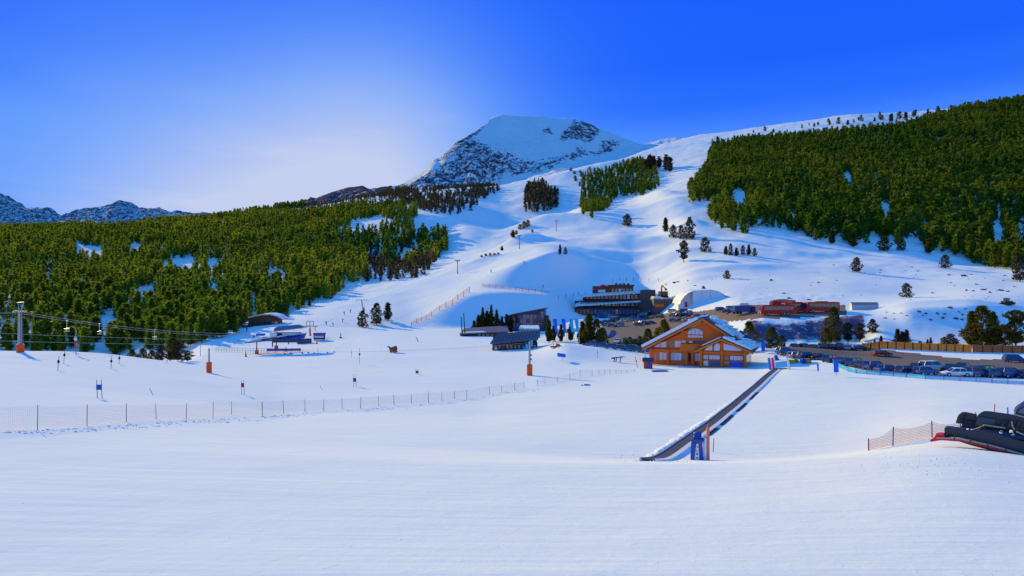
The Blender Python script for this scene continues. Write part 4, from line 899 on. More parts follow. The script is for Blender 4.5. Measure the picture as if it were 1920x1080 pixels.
fences()

# ------------------------------------------------------------------ vehicles
car_cache = {}
def car_parts(kind, col):
    key = (kind, col)
    if key in car_cache: return car_cache[key]
    L_, W_, H_ = {'hatch': (4.1, 1.75, 1.48), 'suv': (4.6, 1.86, 1.72), 'van': (4.5, 1.8, 1.85), 'sedan': (4.6, 1.8, 1.42)}[kind]
    a, b = -L_/2, L_/2; belt = H_*.60; hw = W_/2
    noselen = {'hatch': .95, 'suv': 1.1, 'van': .75, 'sedan': 1.15}[kind]; tail = {'hatch': .1, 'suv': .08, 'van': .03, 'sedan': .75}[kind]
    side = [(a+.05, .32), (a, .6), (a+.04, belt-.05), (a+.3, belt+.02), (b-noselen, belt), (b-.35, belt-.17), (b-.04, belt-.30), (b, .5), (b-.08, .3)]
    body = MB().prism(side, -hw, hw)
    r0, r1 = a+tail+.35, b-noselen-.75; g0, g1 = a+tail+.02, b-noselen+.05; top = H_
    hr = hw-.20
    cap = MB().add([(r0, -hr, top-.06), (r1, -hr, top-.06), (r1, hr, top-.06), (r0, hr, top-.06), (r0+.06, -hr+.05, top), (r1-.1, -hr+.05, top), (r1-.1, hr-.05, top), (r0+.06, hr-.05, top)],
                   [(0, 3, 2, 1), (4, 5, 6, 7), (0, 1, 5, 4), (1, 2, 6, 5), (2, 3, 7, 6), (3, 0, 4, 7)])
    bw = hw-.05; me = body.mesh('body', M[col], .06)
    rm = cap
    for s in (-1, 1):
        for (xb, xt) in ((g0+.03, r0+.03), ((g0+g1)/2-.1, (r0+r1)/2-.05), (g1-.03, r1-.03)): rm.tube((xb, s*bw, belt-.02), (xt, s*hr, top-.04), .05, k=4)
    roofm = rm.mesh('roof', M[col])
    gl = MB().add([(g0, -bw+.02, belt-.03), (g1, -bw+.02, belt-.03), (g1, bw-.02, belt-.03), (g0, bw-.02, belt-.03), (r0, -hr+.02, top-.07), (r1, -hr+.02, top-.07), (r1, hr-.02, top-.07), (r0, hr-.02, top-.07)],
                  [(0, 3, 2, 1), (4, 5, 6, 7), (0, 1, 5, 4), (1, 2, 6, 5), (2, 3, 7, 6), (3, 0, 4, 7)]).mesh('windows', M['car_glass'])
    wh = MB().tube((0, -.11, 0), (0, .11, 0), .33, k=14).mesh('wheel', M['black_rubber']); hub = MB().tube((0, -.125, 0), (0, .125, 0), .19, k=10).mesh('rim', M['silver_paint'])
    hl = MB().box(-.05, .06, -.18, .18, -.08, .08).mesh('headlight', M['tent_white'], .02); tl = MB().box(-.05, .05, -.10, .10, -.16, .16).mesh('taillight', M['red_paint'], .02)
    car_cache[key] = (L_, W_, H_, belt, me, roofm, gl, wh, hub, hl, tl); return car_cache[key]
def car(p, rz, kind, col, label, group=None, snow=False):
    L_, W_, H_, belt, me, rf, gl, wh, hub, hl, tl = car_parts(kind, col)
    t = thing('parked_car', p+Vector((0, 0, .06)), rz, label, 'van' if kind == 'van' else 'car', group)
    def ch(n, m, par, loc=(0, 0, 0)):
        o = bpy.data.objects.new(n, m); C.objects.link(o); o.parent = par; o.location = loc; return o
    ch('body', me, t); ch('roof', rf, t); ch('windows', gl, t)
    for sx in (-L_*.31, L_*.31):
        for sy in (-W_/2+.06, W_/2-.06): w_ = ch('wheel', wh, t, (sx, sy, .33)); ch('rim', hub, w_)
    for sy in (-W_*.34, W_*.34): ch('headlight', hl, t, (L_/2-.03, sy, belt-.33)); ch('taillight', tl, t, (-L_/2+.01, sy, belt-.2))
    return t
CN = {'teal_paint': 'teal', 'navy_paint': 'navy', 'black_paint': 'black', 'silver_paint': 'silver', 'steel_blue_paint': 'blue', 'white_paint': 'white', 'dark_red_paint': 'dark red', 'red_paint': 'red', 'mid_blue': 'dark blue'}
KN = {'hatch': 'small car', 'suv': 'tall car', 'van': 'van', 'sedan': 'long car'}
ORD = ['first', 'second', 'third', 'fourth', 'fifth', 'sixth', 'seventh', 'eighth', 'ninth', 'tenth', 'eleventh', 'twelfth']
def row(items, desc, group, by='d'):
    items = sorted(items, key=lambda i: i[0])
    for n_, (px, v, kind, col, rz) in enumerate(items):
        p = pt(px, v) if by == 'd' else at(px, v, 192)
        car(p, R(rz), kind, col, f'{CN[col]} {KN[kind]}, {ORD[n_]} from left, {desc}', group)
car(pt(1747, 128), R(8), 'van', 'white_paint', 'white van standing side on at the near row of the lower car park', 'cars in the lower car park')
car(pt(1654, 165), R(4), 'sedan', 'dark_red_paint', 'dark red car alone in front of the yellow fence', 'cars in the lower car park')
car(pt(1903, 152), R(-12), 'suv', 'mid_blue', 'dark blue car in front of the brown fence at the right', 'cars in the lower car park')
row([(1782, 127.5, 'sedan', 'teal_paint', 55), (1806, 126.5, 'suv', 'navy_paint', 48), (1828, 123, 'hatch', 'black_paint', 40), (1722, 129, 'sedan', 'navy_paint', 30), (1852, 122, 'suv', 'teal_paint', 25)], 'second row behind the blue net', 'cars in the lower car park')
row([(1640, 131, 'suv', 'steel_blue_paint', 20), (1663, 124.5, 'sedan', 'mid_blue', 15), (1700, 121, 'hatch', 'navy_paint', 20), (1735, 119, 'hatch', 'mid_blue', 10), (1792, 117.6, 'sedan', 'white_paint', 170), (1830, 118, 'suv', 'steel_blue_paint', 20), (1862, 118, 'hatch', 'teal_paint', 15), (1893, 118.5, 'suv', 'mid_blue', 12), (1925, 118, 'sedan', 'navy_paint', 10)], 'front row right behind the blue net', 'cars in the lower car park')
row([(1492, 164, 'hatch', 'silver_paint', 20), (1514, 160, 'suv', 'navy_paint', 10), (1536, 158, 'sedan', 'black_paint', 12), (1558, 150, 'suv', 'teal_paint', 35), (1584, 146, 'sedan', 'steel_blue_paint', 30), (1604, 140, 'suv', 'mid_blue', 30), (1622, 136, 'sedan', 'teal_paint', 25), (1472, 168, 'suv', 'steel_blue_paint', 15)], 'row by the snow bank right of the chalet', 'cars in the lower car park')
row([(1489, 184, 'suv', 'black_paint', 80), (1506, 184, 'suv', 'navy_paint', 85), (1524, 184, 'hatch', 'mid_blue', 80), (1541, 184, 'suv', 'navy_paint', 80), (1557, 184, 'hatch', 'black_paint', 80), (1573, 183, 'suv', 'navy_paint', 75), (1590, 182, 'sedan', 'silver_paint', 60), (1613, 180, 'sedan', 'black_paint', 10)], 'row at the foot of the rubble bank', 'cars in the lower car park')
row([(1146, 190, 'hatch', 'teal_paint', 160), (1163, 190, 'sedan', 'teal_paint', 160), (1180, 189, 'suv', 'teal_paint', 160), (1197, 187, 'sedan', 'teal_paint', 160), (1213, 186, 'suv', 'teal_paint', 160), (1108, 200, 'suv', 'steel_blue_paint', 160), (1126, 196, 'hatch', 'mid_blue', 160)], 'row behind the snow edge left of chalet', 'cars in the upper car park')
row([(1158, 217, 'hatch', 'white_paint', 250), (1174, 216, 'suv', 'navy_paint', 265), (1190, 215, 'suv', 'silver_paint', 265), (1205, 214, 'hatch', 'steel_blue_paint', 262), (1219, 213, 'hatch', 'silver_paint', 262), (1233, 212, 'suv', 'steel_blue_paint', 262)], 'second row left of the chalet roof', 'cars in the upper car park')
row([(1146, 605, 'sedan', 'black_paint', 10), (1158, 601, 'sedan', 'black_paint', 12), (1171, 603, 'hatch', 'white_paint', 0), (1182, 601, 'sedan', 'silver_paint', 0)], 'loose row amid the upper car park', 'cars in the upper car park', 'y')
random.seed(5)
cols = ['steel_blue_paint', 'navy_paint', 'silver_paint', 'white_paint', 'mid_blue', 'black_paint', 'teal_paint', 'silver_paint']
for y_, x0, x1, st, ds in ((596.5, 1122, 1165, 9, 'crowded row below the restaurant'), (592.5, 1126, 1168, 10, 'farther crowded row below the restaurant'), (591, 1176, 1228, 10, 'farther row by the restaurant side wing'), (596.5, 1188, 1240, 12, 'nearer row by the restaurant side wing'),
                       (588, 1262, 1300, 10, 'farther row left of the marquee tent'), (595, 1262, 1330, 11, 'nearer row before the marquee tent'), (603, 1262, 1320, 12, 'row right behind the chalet roof')):
    it = []; x = x0
    while x < x1: it.append((x, y_+random.uniform(-.6, .6), random.choice(['hatch', 'suv', 'sedan', 'van']), random.choice(cols), random.choice([0, 5, 175, 20, 90])+random.uniform(-5, 5))); x += st+random.uniform(-1, 2)
    row(it, ds, 'cars in the upper car park', 'y')
row([(1352, 584, 'suv', 'teal_paint', 10), (1364, 587, 'sedan', 'mid_blue', 5), (1372, 582, 'suv', 'silver_paint', 8)], 'between marquee tent and coaches', 'cars in the upper car park', 'y')
row([(1112, 612, 'hatch', 'silver_paint', 20), (1124, 609, 'suv', 'navy_paint', 15), (1135, 606, 'sedan', 'steel_blue_paint', 15), (1147, 613, 'hatch', 'teal_paint', 10), (1160, 612, 'suv', 'silver_paint', 200), (1196, 611, 'hatch', 'mid_blue', 20), (1208, 609, 'suv', 'silver_paint', 20), (1221, 608, 'sedan', 'navy_paint', 10)], 'nearest loose row of the upper car park', 'cars in the upper car park', 'y')
car(at(1308, 597, 192), R(0), 'sedan', 'red_paint', 'bright red car behind the ridge of the chalet roof', 'cars in the upper car park')

def truck():
    q = at(1394, 589, 200); t = thing('dark_truck', q, R(14), 'long dark truck with a pale load parked left of the red coaches', 'truck')
    MB().box(-4, 2.2, -1.2, 1.2, .8, 3.0).build('load_box', M['mid_blue'], t, .15); MB().box(2.3, 4.2, -1.15, 1.15, .6, 2.7).build('cab', M['navy_paint'], t, .25)
    MB().box(-2, 1.6, -1, 1, 3.0, 3.9).build('roof_load', M['tent_white'], t, .15); MB().box(3.6, 4.25, -1.0, 1.0, 1.6, 2.4).build('windscreen', M['car_glass'], t)
    for x in (-3, -1.8, 3.2):
        for y in (-1.1, 1.1): MB().tube((x, y-.15, .5), (x, y+.15, .5), .5, k=12).build('wheel', M['black_rubber'], t)
truck()
def coach(p, rz, label, L_=12.0, H_=3.4):
    t = thing('red_coach', p+Vector((0, 0, .05)), rz, label, 'coach', 'red coaches parked above the rubble bank')
    hl = L_/2
    MB().prism([(-hl, .35), (-hl-.1, 1.4), (-hl+.35, H_-.25), (-hl+.8, H_), (hl-.2, H_), (hl, H_-.3), (hl, .35)], -1.25, 1.25).build('body', M['red_paint'], t, .1)
    for s in (-1, 1):
        y = s*1.26
        MB().box(-hl+1.0, hl-.5, min(y, y+s*.03), max(y, y+s*.03), 1.75, 2.85).build('window_band', M['car_glass'], t)
        pm = MB()
        for i in range(1, 7): pm.box(-hl+1+i*(L_-1.5)/7, -hl+1.05+i*(L_-1.5)/7, min(y, y+s*.05), max(y, y+s*.05), 1.75, 2.85)
        pm.build('window_pillars', M['dark_metal'], t)
    MB().add([(-hl-.12, -1.1, 1.45), (-hl-.12, 1.1, 1.45), (-hl+.30, 1.05, H_-.35), (-hl+.30, -1.05, H_-.35), (-hl+.1, -1.1, 1.45), (-hl+.1, 1.1, 1.45), (-hl+.5, 1.05, H_-.35), (-hl+.5, -1.05, H_-.35)],
             [(0, 1, 2, 3), (7, 6, 5, 4), (0, 4, 5, 1), (1, 5, 6, 2), (2, 6, 7, 3), (3, 7, 4, 0)]).build('windscreen', M['car_glass'], t)
    MB().box(-2, 2, -.8, .8, H_, H_+.22).build('roof_unit', M['dark_metal'], t, .05)
    for x in (-hl+2.3, hl-3.6, hl-2.4):
        for s in (-1, 1):
            w_ = MB().tube((x, s*1.28-.12*s, .5), (x, s*1.28, .5), .5, k=16).build('wheel', M['black_rubber'], t); MB().tube((x, s*1.28, .5), (x, s*1.30, .5), .27, k=10).build('rim', M['silver_paint'], w_)
    for s in (-.85, .85): MB().box(-hl-.14, -hl, s-.2, s+.2, .7, .95).build('headlight', M['tent_white'], t)
coach(pt(1456, 225), R(6), 'red coach nearest the embankment edge, leftmost of the coaches', 11.5)
coach(pt(1492, 233), R(8), 'red coach in the middle, partly behind the two others', 10)
coach(pt(1540, 232), R(7), 'red coach on the right of the coaches with a long dark window band', 12)
coach(pt(1467, 252), R(4), 'red coach farthest back, only its roof showing over the others', 9, 3.0)

def digger(px, py, label):
    q = at(px, py, 150); t = thing('snow_tractor', q, R(10), label, 'snow tractor')
    MB().box(-1.6, 1.6, -.9, .9, .8, 1.4).build('body', M['dark_metal'], t, .1); MB().box(-.9, .5, -.7, .7, 1.4, 2.4).build('cab', M['mid_blue'], t, .15); MB().box(-.7, .52, -.72, .72, 1.6, 2.2).build('window', M['car_glass'], t)
    for s in (-1, 1): MB().box(-1.9, 1.7, s*1.0-.3, s*1.0+.3, 0, .8).build('track', M['black_rubber'], t, .2)
    MB().box(1.7, 2.0, -1.4, 1.4, .1, 1.0).build('blade', M['yellow_paint'], t, .05)
digger(1888, 572, 'dark snow tractor with a blue cab on the slope at the right')
# ------------------------------------------------------------------ lifts
def stick(p, h, r, m, name, label, cat, group=None, lean=(0, 0), knob=None, knob_r=.12):
    o = MB().tube((0, 0, -.3), (lean[0], lean[1], h), r, r*.9, 6).build(name, m); o.location = p; tag(o, label, cat, group)
    if knob: MB().blob((lean[0]*.6, lean[1]*.6, h*.6), knob_r, knob_r, knob_r*1.5, 1, 2, .05).build('spring_box', knob, o)
    return o
def pylon(p, h, r, padh, label, arm=2.6, rz=0, pad=True, frame=True, padr=None, lean=0):
    t = thing('lift_pylon', p, rz, label, 'lift pylon')
    MB().tube((0, 0, -.5), (lean, 0, h), r, r*.8, 12).build('mast', M['grey_metal'], t)
    if pad: padr = padr or r*1.5; MB().tube((0, 0, -.1), (0, 0, padh), padr, padr, 10).build('pad', M['orange_pad'], t, .05)
    if arm:
        MB().box(-arm+lean, arm+lean, -.12, .12, h-.1, h+.18).build('crossarm', M['grey_metal'], t)
        for s in (-1, 1):
            x = s*arm*.92+lean; w_ = MB()
            for k_ in range(4): w_.tube((x-.08, -.9+.6*k_, h-.22), (x+.08, -.9+.6*k_, h-.22), .17, k=10)
            w_.build('sheave_train', M['dark_metal'], t)
    if frame:
        f = MB().tube((lean-r*.8, 0, h), (lean-r*2.6, 0, h+2.0), .08).tube((lean+r*.8, 0, h), (lean+r*3.2, 0, h+2.0), .08).tube((lean-r*3.2, 0, h+2.0), (lean+r*3.6, 0, h+2.1), .09)
        f.build('service_frame', M['grey_metal'], t)
        MB().tube((r*1.05, -.1, 0), (r*.9, -.1, h), .05).tube((r*1.05, .25, 0), (r*.9, .25, h), .05).build('ladder', M['dark_metal'], t)
    return t
P1 = at(38, 661, 140); pylon(P1, 9.2, .55, 1.9, 'tall grey lift pylon with an orange pad at the far left edge', 3.4, R(-35), padr=.8)
P2 = at(392, 699, 120); pylon(P2, 5.0, .2, 2.2, 'short grey lift pole with an orange pad before the lift station', 0, 0, frame=False, padr=.55)
P3 = at(993, 704, 120); t3 = pylon(P3, 7.0, .26, 2.3, 'grey lift pylon with an orange pad before the ribbed hut', 0, 0, frame=False, padr=.6)
for x, z in ((-.6, 5.2), (.4, 6.0)): MB().box(x-.22, x+.22, -.3, -.24, z, z+1.3).build('number_plate', M['cyan_fabric'], t3)
MB().tube((.3, -.25, 4.1), (.3, -.25, 4.4), .14).tube((.3, -.25, 3.2), (.3, -.25, 3.5), .14).build('cable_clamp', M['dark_metal'], t3)
P4 = at(682, 589, 150); pylon(P4, 6.8, .32, 3.2, 'grey T shaped pylon with an orange foot by the three dark pines', 2.6, R(10), frame=False, padr=.5, lean=-1.0)
q4 = at(582, 630, 150); t = thing('lift_pylon', q4, R(5), 'orange footed pylon with a square head right behind the lift station', 'lift pylon')
MB().tube((0, 0, -.5), (-.2, 0, 3.0), .38, .3).build('pad', M['orange_pad'], t); MB().tube((-.2, 0, 3), (-.3, 0, 4.2), .2).build('mast', M['grey_metal'], t)
MB().box(-4.0, 2.8, -.15, .15, 3.6, 3.85).build('crossarm', M['dark_metal'], t)
f_ = MB()
for x in (-1.5, -.2, 1.1): f_.tube((x, 0, 3.8), (x, 0, 5.6), .1, k=5)
f_.tube((-1.6, 0, 5.6), (1.2, 0, 5.6), .1, k=5).build('service_frame', M['dark_wood'], t)
for px, py, top, lb in ((858, 513, 488, 'thin brown drag lift mast on the slope under the dark pines'), (974, 467, 441, 'thin drag lift mast beside the two small dark trees on the slope'), (1043, 433, 414, 'drag lift mast with a T head high on the slope')):
    q = at(px, py, 380); h = (py-top)*q.y/F; t = thing('drag_lift_mast', q, 0, lb, 'lift mast')
    MB().tube((0, 0, -.5), (0, 0, h), .28, .2).build('mast', M['brown_wood'], t); MB().box(-1.7, 1.7, -.15, .15, h-.2, h+.15).tube((0, 0, h-1.4), (1.3, 0, h), .1).tube((0, 0, h-1.4), (-1.3, 0, h), .1).build('crossarm', M['dark_metal'], t)
q = at(142, 668, 150); t = thing('drag_lift_mast', q, 0, 'hooked thin mast with a white joint and red lower tube on the left crest', 'lift mast')
MB().tube((.1, 0, -.3), (0, 0, 1.6), .07).build('foot', M['pole_red'], t); MB().tube((-.1, 0, 1.6), (-.1, 0, 3.2), .22, .2).build('lower_tube', M['pole_red'], t)
MB().blob((-.05, 0, 3.6), .32, .3, .42, 2, 2, .05).build('joint', M['white_paint'], t); MB().tube((-.05, 0, 3.9), (.1, 0, 5.4), .09).tube((.1, 0, 5.4), (-.2, 0, 6.1), .08).tube((-.2, 0, 6.1), (-.7, 0, 6.2), .07).build('hook', M['beige'], t)
HK = q+Vector((-.05, 0, 3.7))
q = at(376, 668, 150); stick(q, 3.4, .09, M['pole_purple'], 'marker_mast', 'thin purple mast standing beside the blue shaded drift at the left', 'mast')

STN = Vector(((472-CX)/F*212, 212, (HY-634)/F*212))
def cable(a, b, sag, label, r=.035, n=14):
    pts = [Vector(a).lerp(Vector(b), i/n)-Vector((0, 0, 4*sag*(i/n)*(1-i/n))) for i in range(n+1)]
    o = MB().path(pts, r, 5).build('lift_cable', M['grey_metal']); tag(o, label, 'cable'); return pts
ax = Vector((math.cos(R(-35)), math.sin(R(-35)), 0))
ca = cable(P1+ax*3.1+Vector((0, 0, 9.0)), STN+Vector((2, 0, 1.5)), 1.5, 'upper right lift cable running from the tall left pylon to the lift station')
cb = cable(P1-ax*3.1+Vector((0, 0, 9.0)), STN+Vector((-1, 0, .8)), 1.5, 'upper left lift cable running from the tall left pylon to the lift station')
cable(Vector((-190, 140, -3.5)), P1-ax*3.1+Vector((0, 0, 9.0)), .6, 'cable coming in from the left edge to the tall left pylon')
cable(Vector((-190, 135, -3.0)), P1+ax*3.1+Vector((0, 0, 9.0)), .6, 'second cable coming in from the left edge to the tall left pylon')
cable(Vector((-150, 150, -5.6)), Vector(((480-CX)/F*215, 215, -13.0)), .8, 'straight pale cable crossing before the wood at hook height of the red mast')
cable(Vector((-150, 150, -8.0)), Vector(((470-CX)/F*215, 215, -14.6)), .5, 'lowest pale cable crossing before the wood through the white joint of the red mast')
cable(at(677, 560, 150)*0+P4+Vector((-3.2, 0, 6.8)), STN+Vector((17, 2, 2.2)), 1.5, 'thin cable running from the T shaped pylon down to the lift station', .03)
cable(P2+Vector((0, 0, 4.9)), P3+Vector((0, 0, 6.8)), 1.2, 'thin cable between the two orange padded poles on the open snow', .02)
cable(at(858, 513, 380)+Vector((0, 0, 7)), P4+Vector((1.2, 0, 6.8)), 2, 'thin cable running up from the T shaped pylon to the brown mast', .03)
def chair(pt_, label, w=1.5):
    t = thing('lift_chair', pt_, R(-35), label, 'lift chair', 'chairs on the left lift')
    MB().tube((0, 0, 0), (0, 0, -1.7), .05).tube((-.15, 0, .02), (.25, 0, .02), .07).build('hanger', M['white_paint'], t)
    MB().box(-w/2, w/2, -.25, .25, -2.6, -2.45).box(-w/2, w/2, .2, .28, -2.5, -1.8).build('seat', M['beige'], t)
    MB().tube((-w/2, -.3, -1.9), (w/2, -.3, -1.9), .04).tube((-w/2, .2, -1.75), (w/2, .2, -1.75), .04).build('safety_bar', M['white_paint'], t)
def on_cable(pts, px):
    for a, b in zip(pts[:-1], pts[1:]):
        pa, pb = CX+F*a.x/a.y, CX+F*b.x/b.y
        if min(pa, pb) <= px <= max(pa, pb): return a.lerp(b, (px-pa)/(pb-pa))
chair(on_cable(cb, 125), 'pale empty lift chair hanging left of the red and white hooked mast', 1.7); chair(on_cable(ca, 186), 'empty lift chair hanging right of the red and white hooked mast', 1.2); chair(on_cable(ca, 290), 'empty lift chair hanging before the scraggy trees near the lift station', 1.2)
for i, (px, top, bot, lx) in enumerate(((108, 667, 695, .25), (119, 655, 682, .3), (208, 668, 691, .12), (223, 664, 683, .15), (674, 652, 683, .05), (1120, 655, 672, .1), (313, 672, 681, 0), (596, 652, 668, 0), (659, 656, 670, 0))):
    q = at(px, bot, 100); h = (bot-top)*q.y/F
    stick(q, h, .045, M['dark_metal'], 'platter_pole', ['nearest thin black knobbed pole, left of its pair near the tall left pylon', 'farther thin black knobbed pole right of its pair near the tall left pylon', 'thin black knobbed pole left of the pair right of the red hooked mast', 'thin black knobbed pole right of the pair right of the red hooked mast',
          'black knobbed pole on open snow below the three dark pines', 'leaning knobbed pole left of the blue signboard and chalet', 'tiny black knobbed pole before the scraggy trees', 'tiny knobbed pole right of the lift station on open snow', 'tiny knobbed pole left of the one below the three pines'][i], 'pole', 'drag lift poles', (lx, 0), M['black_rubber'], .2 if i < 5 else .1)
random.seed(3)
for i, (px, py) in enumerate(((534, 664), (545, 663), (567, 663), (578, 662), (589, 663), (614, 662), (627, 661))):
    o = MB().blob((0, 0, .1), .3, .2, .22, i, 1, .2).build('drag_spring', M['black_rubber']); o.location = at(px, py, 140)
    tag(o, 'small black drag lift spring lying in the row on the snow below the lift station', 'lift part', 'springs in a row on the snow')
# shaded drift with boards left of the station
t = thing('snow_covered_platform', at(345, 673, 150), R(3), 'low platform with a blue shaded snow top between the scraggy trees and the purple mast', 'platform')
MB().box(-5, 7.5, -2, 2, -.2, .45).build('deck', M['dark_wood'], t); MB().box(-5.4, 7.8, -2.2, 2.4, .45, 1.1).build('snow_cover', M['snow_pack'], t, .25); MB().box(6.3, 7.3, -2.5, -1.9, -.1, .5).build('skid', M['black_rubber'], t)

# ------------------------------------------------------------------ magic carpet
def carpet():
    path = [(1236, 872), (1262, 850), (1300, 822), (1335, 797), (1375, 765), (1408, 736), (1438, 709), (1457, 693)]
    pts = [at(a, b, 47) for a, b in path]; pts[0] = pts[1]+(pts[1]-pts[2])*.9; pts[0].z = hz(pts[0].x, pts[0].y)
    base = pts[0].copy(); t = thing('conveyor_lift', base, 0, 'long dark conveyor belt lift climbing from the blue booth to the chalet', 'conveyor lift')
    fine = []
    for a, b in zip(pts[:-1], pts[1:]):
        for k_ in range(12): q = a.lerp(b, k_/12); q.z = max(hz(q.x, q.y), 0*q.z-1e9); fine.append(q)
    fine.append(pts[-1])
    for q in fine: q.z = hz(q.x, q.y)
    def ribbon(o0, o1, z0, z1):
        m = MB(); L_ = []
        for i, q in enumerate(fine):
            dv = (fine[min(i+1, len(fine)-1)]-fine[max(i-1, 0)]); dv.z = 0; dv.normalize(); n = Vector((dv.y, -dv.x, 0)); c = q-base
            L_.append([c+n*o0+Vector((0, 0, z0)), c+n*o1+Vector((0, 0, z0)), c+n*o1+Vector((0, 0, z1)), c+n*o0+Vector((0, 0, z1))])
        for a, b in zip(L_[:-1], L_[1:]): m.add(a+b, [(0, 1, 5, 4), (1, 2, 6, 5), (2, 3, 7, 6), (3, 0, 4, 7)])
        m.add(L_[0], [(0, 1, 2, 3)]); m.add(L_[-1], [(3, 2, 1, 0)]); return m
    ribbon(-.60, .36, -.4, .16).build('belt', M['belt'], t)
    ribbon(.37, .80, -.4, .22).build('side_board', M['white_paint'], t); ribbon(-.76, -.61, -.4, .22).build('side_rail', M['silver_paint'], t)
    m = MB(); 
    for i in range(20, 62):
        if i % 9 < 6: q = fine[i]-base; dv = (fine[i+1]-fine[i]); dd = dv.copy(); dd.z = 0; dd.normalize(); n = Vector((dd.y, -dd.x, 0)); m.slab(q+n*.81+Vector((0, 0, .02)), q+dv+n*.81+Vector((0, 0, .02)), q+dv+n*1.12+Vector((0, 0, .02)), q+n*1.12+Vector((0, 0, .02)), .1)
    m.build('drain_edge', M['black_rubber'], t)
    # berm of cleared snow on the left side
    v = []; rg = random.Random(4); fc_ = []
    for i in range(2, 60):
        q = fine[i]; dd = (fine[i+1]-fine[i]); dd.z = 0; dd.normalize(); n = Vector((dd.y, -dd.x, 0)); fade = min(1, (60-i)/25, (i-1)/5)
        for o_, z_ in ((.77, -.1), (.85, .14), (1.05, .18), (1.3, .14), (1.6, .05), (1.9, -.12)):
            c = q-n*(o_+rg.uniform(-.05, .05)*(o_ > .9)); v.append((c.x, c.y, hz(c.x, c.y)+(z_+rg.uniform(-.10, .10)*(z_ > 0))*fade-.02))
    for i in range(57):
        for k_ in range(5): a = i*6+k_; fc_.append((a, a+1, a+7, a+6))
    me = bpy.data.meshes.new('cleared_snow'); me.from_pydata(v, [], fc_); me.materials.append(M['snow_pack']); me.polygons.foreach_set('use_smooth', [True]*len(me.polygons))
    s = bpy.data.objects.new('cleared_snow', me); C.objects.link(s); s['kind'] = 'stuff'; s['label'] = 'rough bank of cleared snow along the left side of the conveyor belt'; s['category'] = 'snow'
    # blue booth
    p = at(1307, 862, 48); t = thing('blue_booth', p, R(-14), 'blue padded control booth with a white sign at the foot of the conveyor belt', 'booth')
    body = [(-.50, -.4), (-.48, .5), (-.42, 1.62), (.34, 1.62), (.44, .5), (.50, -.4)]
    MB().prism(body, -.35, .35).build('body', M['blue_paint'], t, .04)
    for z_, r_ in ((1.72, .17), (1.95, .16)): MB().tube((-.27, 0, z_), (.33, 0, z_+.02), r_, k=14).prism([(-.25, z_-.12), (.3, z_-.12), (.3, z_+.1), (-.25, z_+.1)], -.26, .26).build('roll_pad', M['blue_paint'], t, .03, True)
    MB().box(.42, .56, -.3, .3, -.3, 1.3).build('side_panel', M['white_paint'], t)
    sg = MB().prism([(-.20, .02), (.16, .02), (.10, 1.28), (-.06, 1.28)], -.385, -.355).build('sign', M['white_paint'], t)
    MB().blob((-.20, -.40, 1.30), .10, .05, .10, 1, 2, .1).build('lamp', M['brown_wood'], t)
    for z_, s_, sz, xo in ((.98, 'A', .26, -.05), (.68, 'm', .24, -.11), (.14, 'in', .26, -.10)):
        fc = bpy.data.curves.new('lettering', 'FONT'); fc.body = s_; fc.size = sz; fc.extrude = .006; fo = bpy.data.objects.new('tmp', fc)
        C.objects.link(fo); dg = bpy.context.evaluated_depsgraph_get(); me = bpy.data.meshes.new_from_object(fo.evaluated_get(dg)); bpy.data.objects.remove(fo)
        me.materials.clear(); me.materials.append(M['black_paint']); o = bpy.data.objects.new('lettering', me); C.objects.link(o); o.parent = sg; o.location = (xo, -.394, z_); o.rotation_euler = (R(90), 0, 0)
    MB().tube((-.01, -.40, .52), (-.01, -.386, .52), .075, k=16).build('emblem', M['black_paint'], sg)
    p = at(1327, 863, 48); t = thing('orange_net_post', p, 0, 'tall orange padded post wrapped in netting beside the blue booth', 'post')
    MB().box(-.10, .12, -.12, .12, -.3, 2.5).build('wrap', mat('faded_orange', (.80, .22, .14), .8), t, .04); MB().box(-.24, -.11, -.1, .1, -.3, 1.7).build('lining', M['white_paint'], t, .02); MB().tube((0, 0, 2.4), (.03, 0, 2.75), .07, .03).build('cap', M['orange_pad'], t)
    stick(at(1337, 848, 48), 1.1, .03, M['dark_metal'], 'bamboo_pole', 'thin dark pole stuck in the snow right of the blue booth', 'pole', None, (.06, 0))
    # top station bits
    p = at(1447, 693, 100); t = thing('striped_banner', p, R(10), 'blue, white and red upright padded banner at the top of the conveyor belt', 'banner')
    for i, (c_, dx) in enumerate((('bright_blue', -.85), ('white_paint', -.45), ('dark_red_paint', -.1), ('white_paint', .3))): MB().prism([(dx+.35, -.2), (dx+.35+(.32 if i != 1 else .12), -.2), (dx+(.32 if i != 1 else .12), 2.4), (dx, 2.4)], -.15+.01*i, .15-.01*i).build('stripe', M[c_] if i != 2 else M['red_paint'], t)
    p = at(1478, 693, 100); t = thing('white_arch', p, R(5), 'white leaning arch post at the top of the conveyor belt', 'arch')
    MB().path([(.15, 0, -.2), (0, 0, 1.2), (-.25, 0, 2.4), (-.7, 0, 2.5)], .17, 8).path([(.55, .3, -.2), (.3, .3, 1.2), (0, .3, 2.4), (-.25, 0, 2.45)], .13, 8).build('tube', M['white_paint'], t)
    p = at(1463, 693, 100); o = MB().box(-1.6, 1.4, -.4, .4, 0, .28).build('belt_exit', M['shingle'], None, .05); o.location = p; tag(o, 'low dark exit board between the striped banner and the white arch', 'board')
    p = at(1467, 678, 100)+Vector((0, 4, 0)); p.z = hz(p.x, p.y); t = thing('blue_play_tent', p, 0, 'small pointed blue tent in the shade behind the striped banner', 'tent')
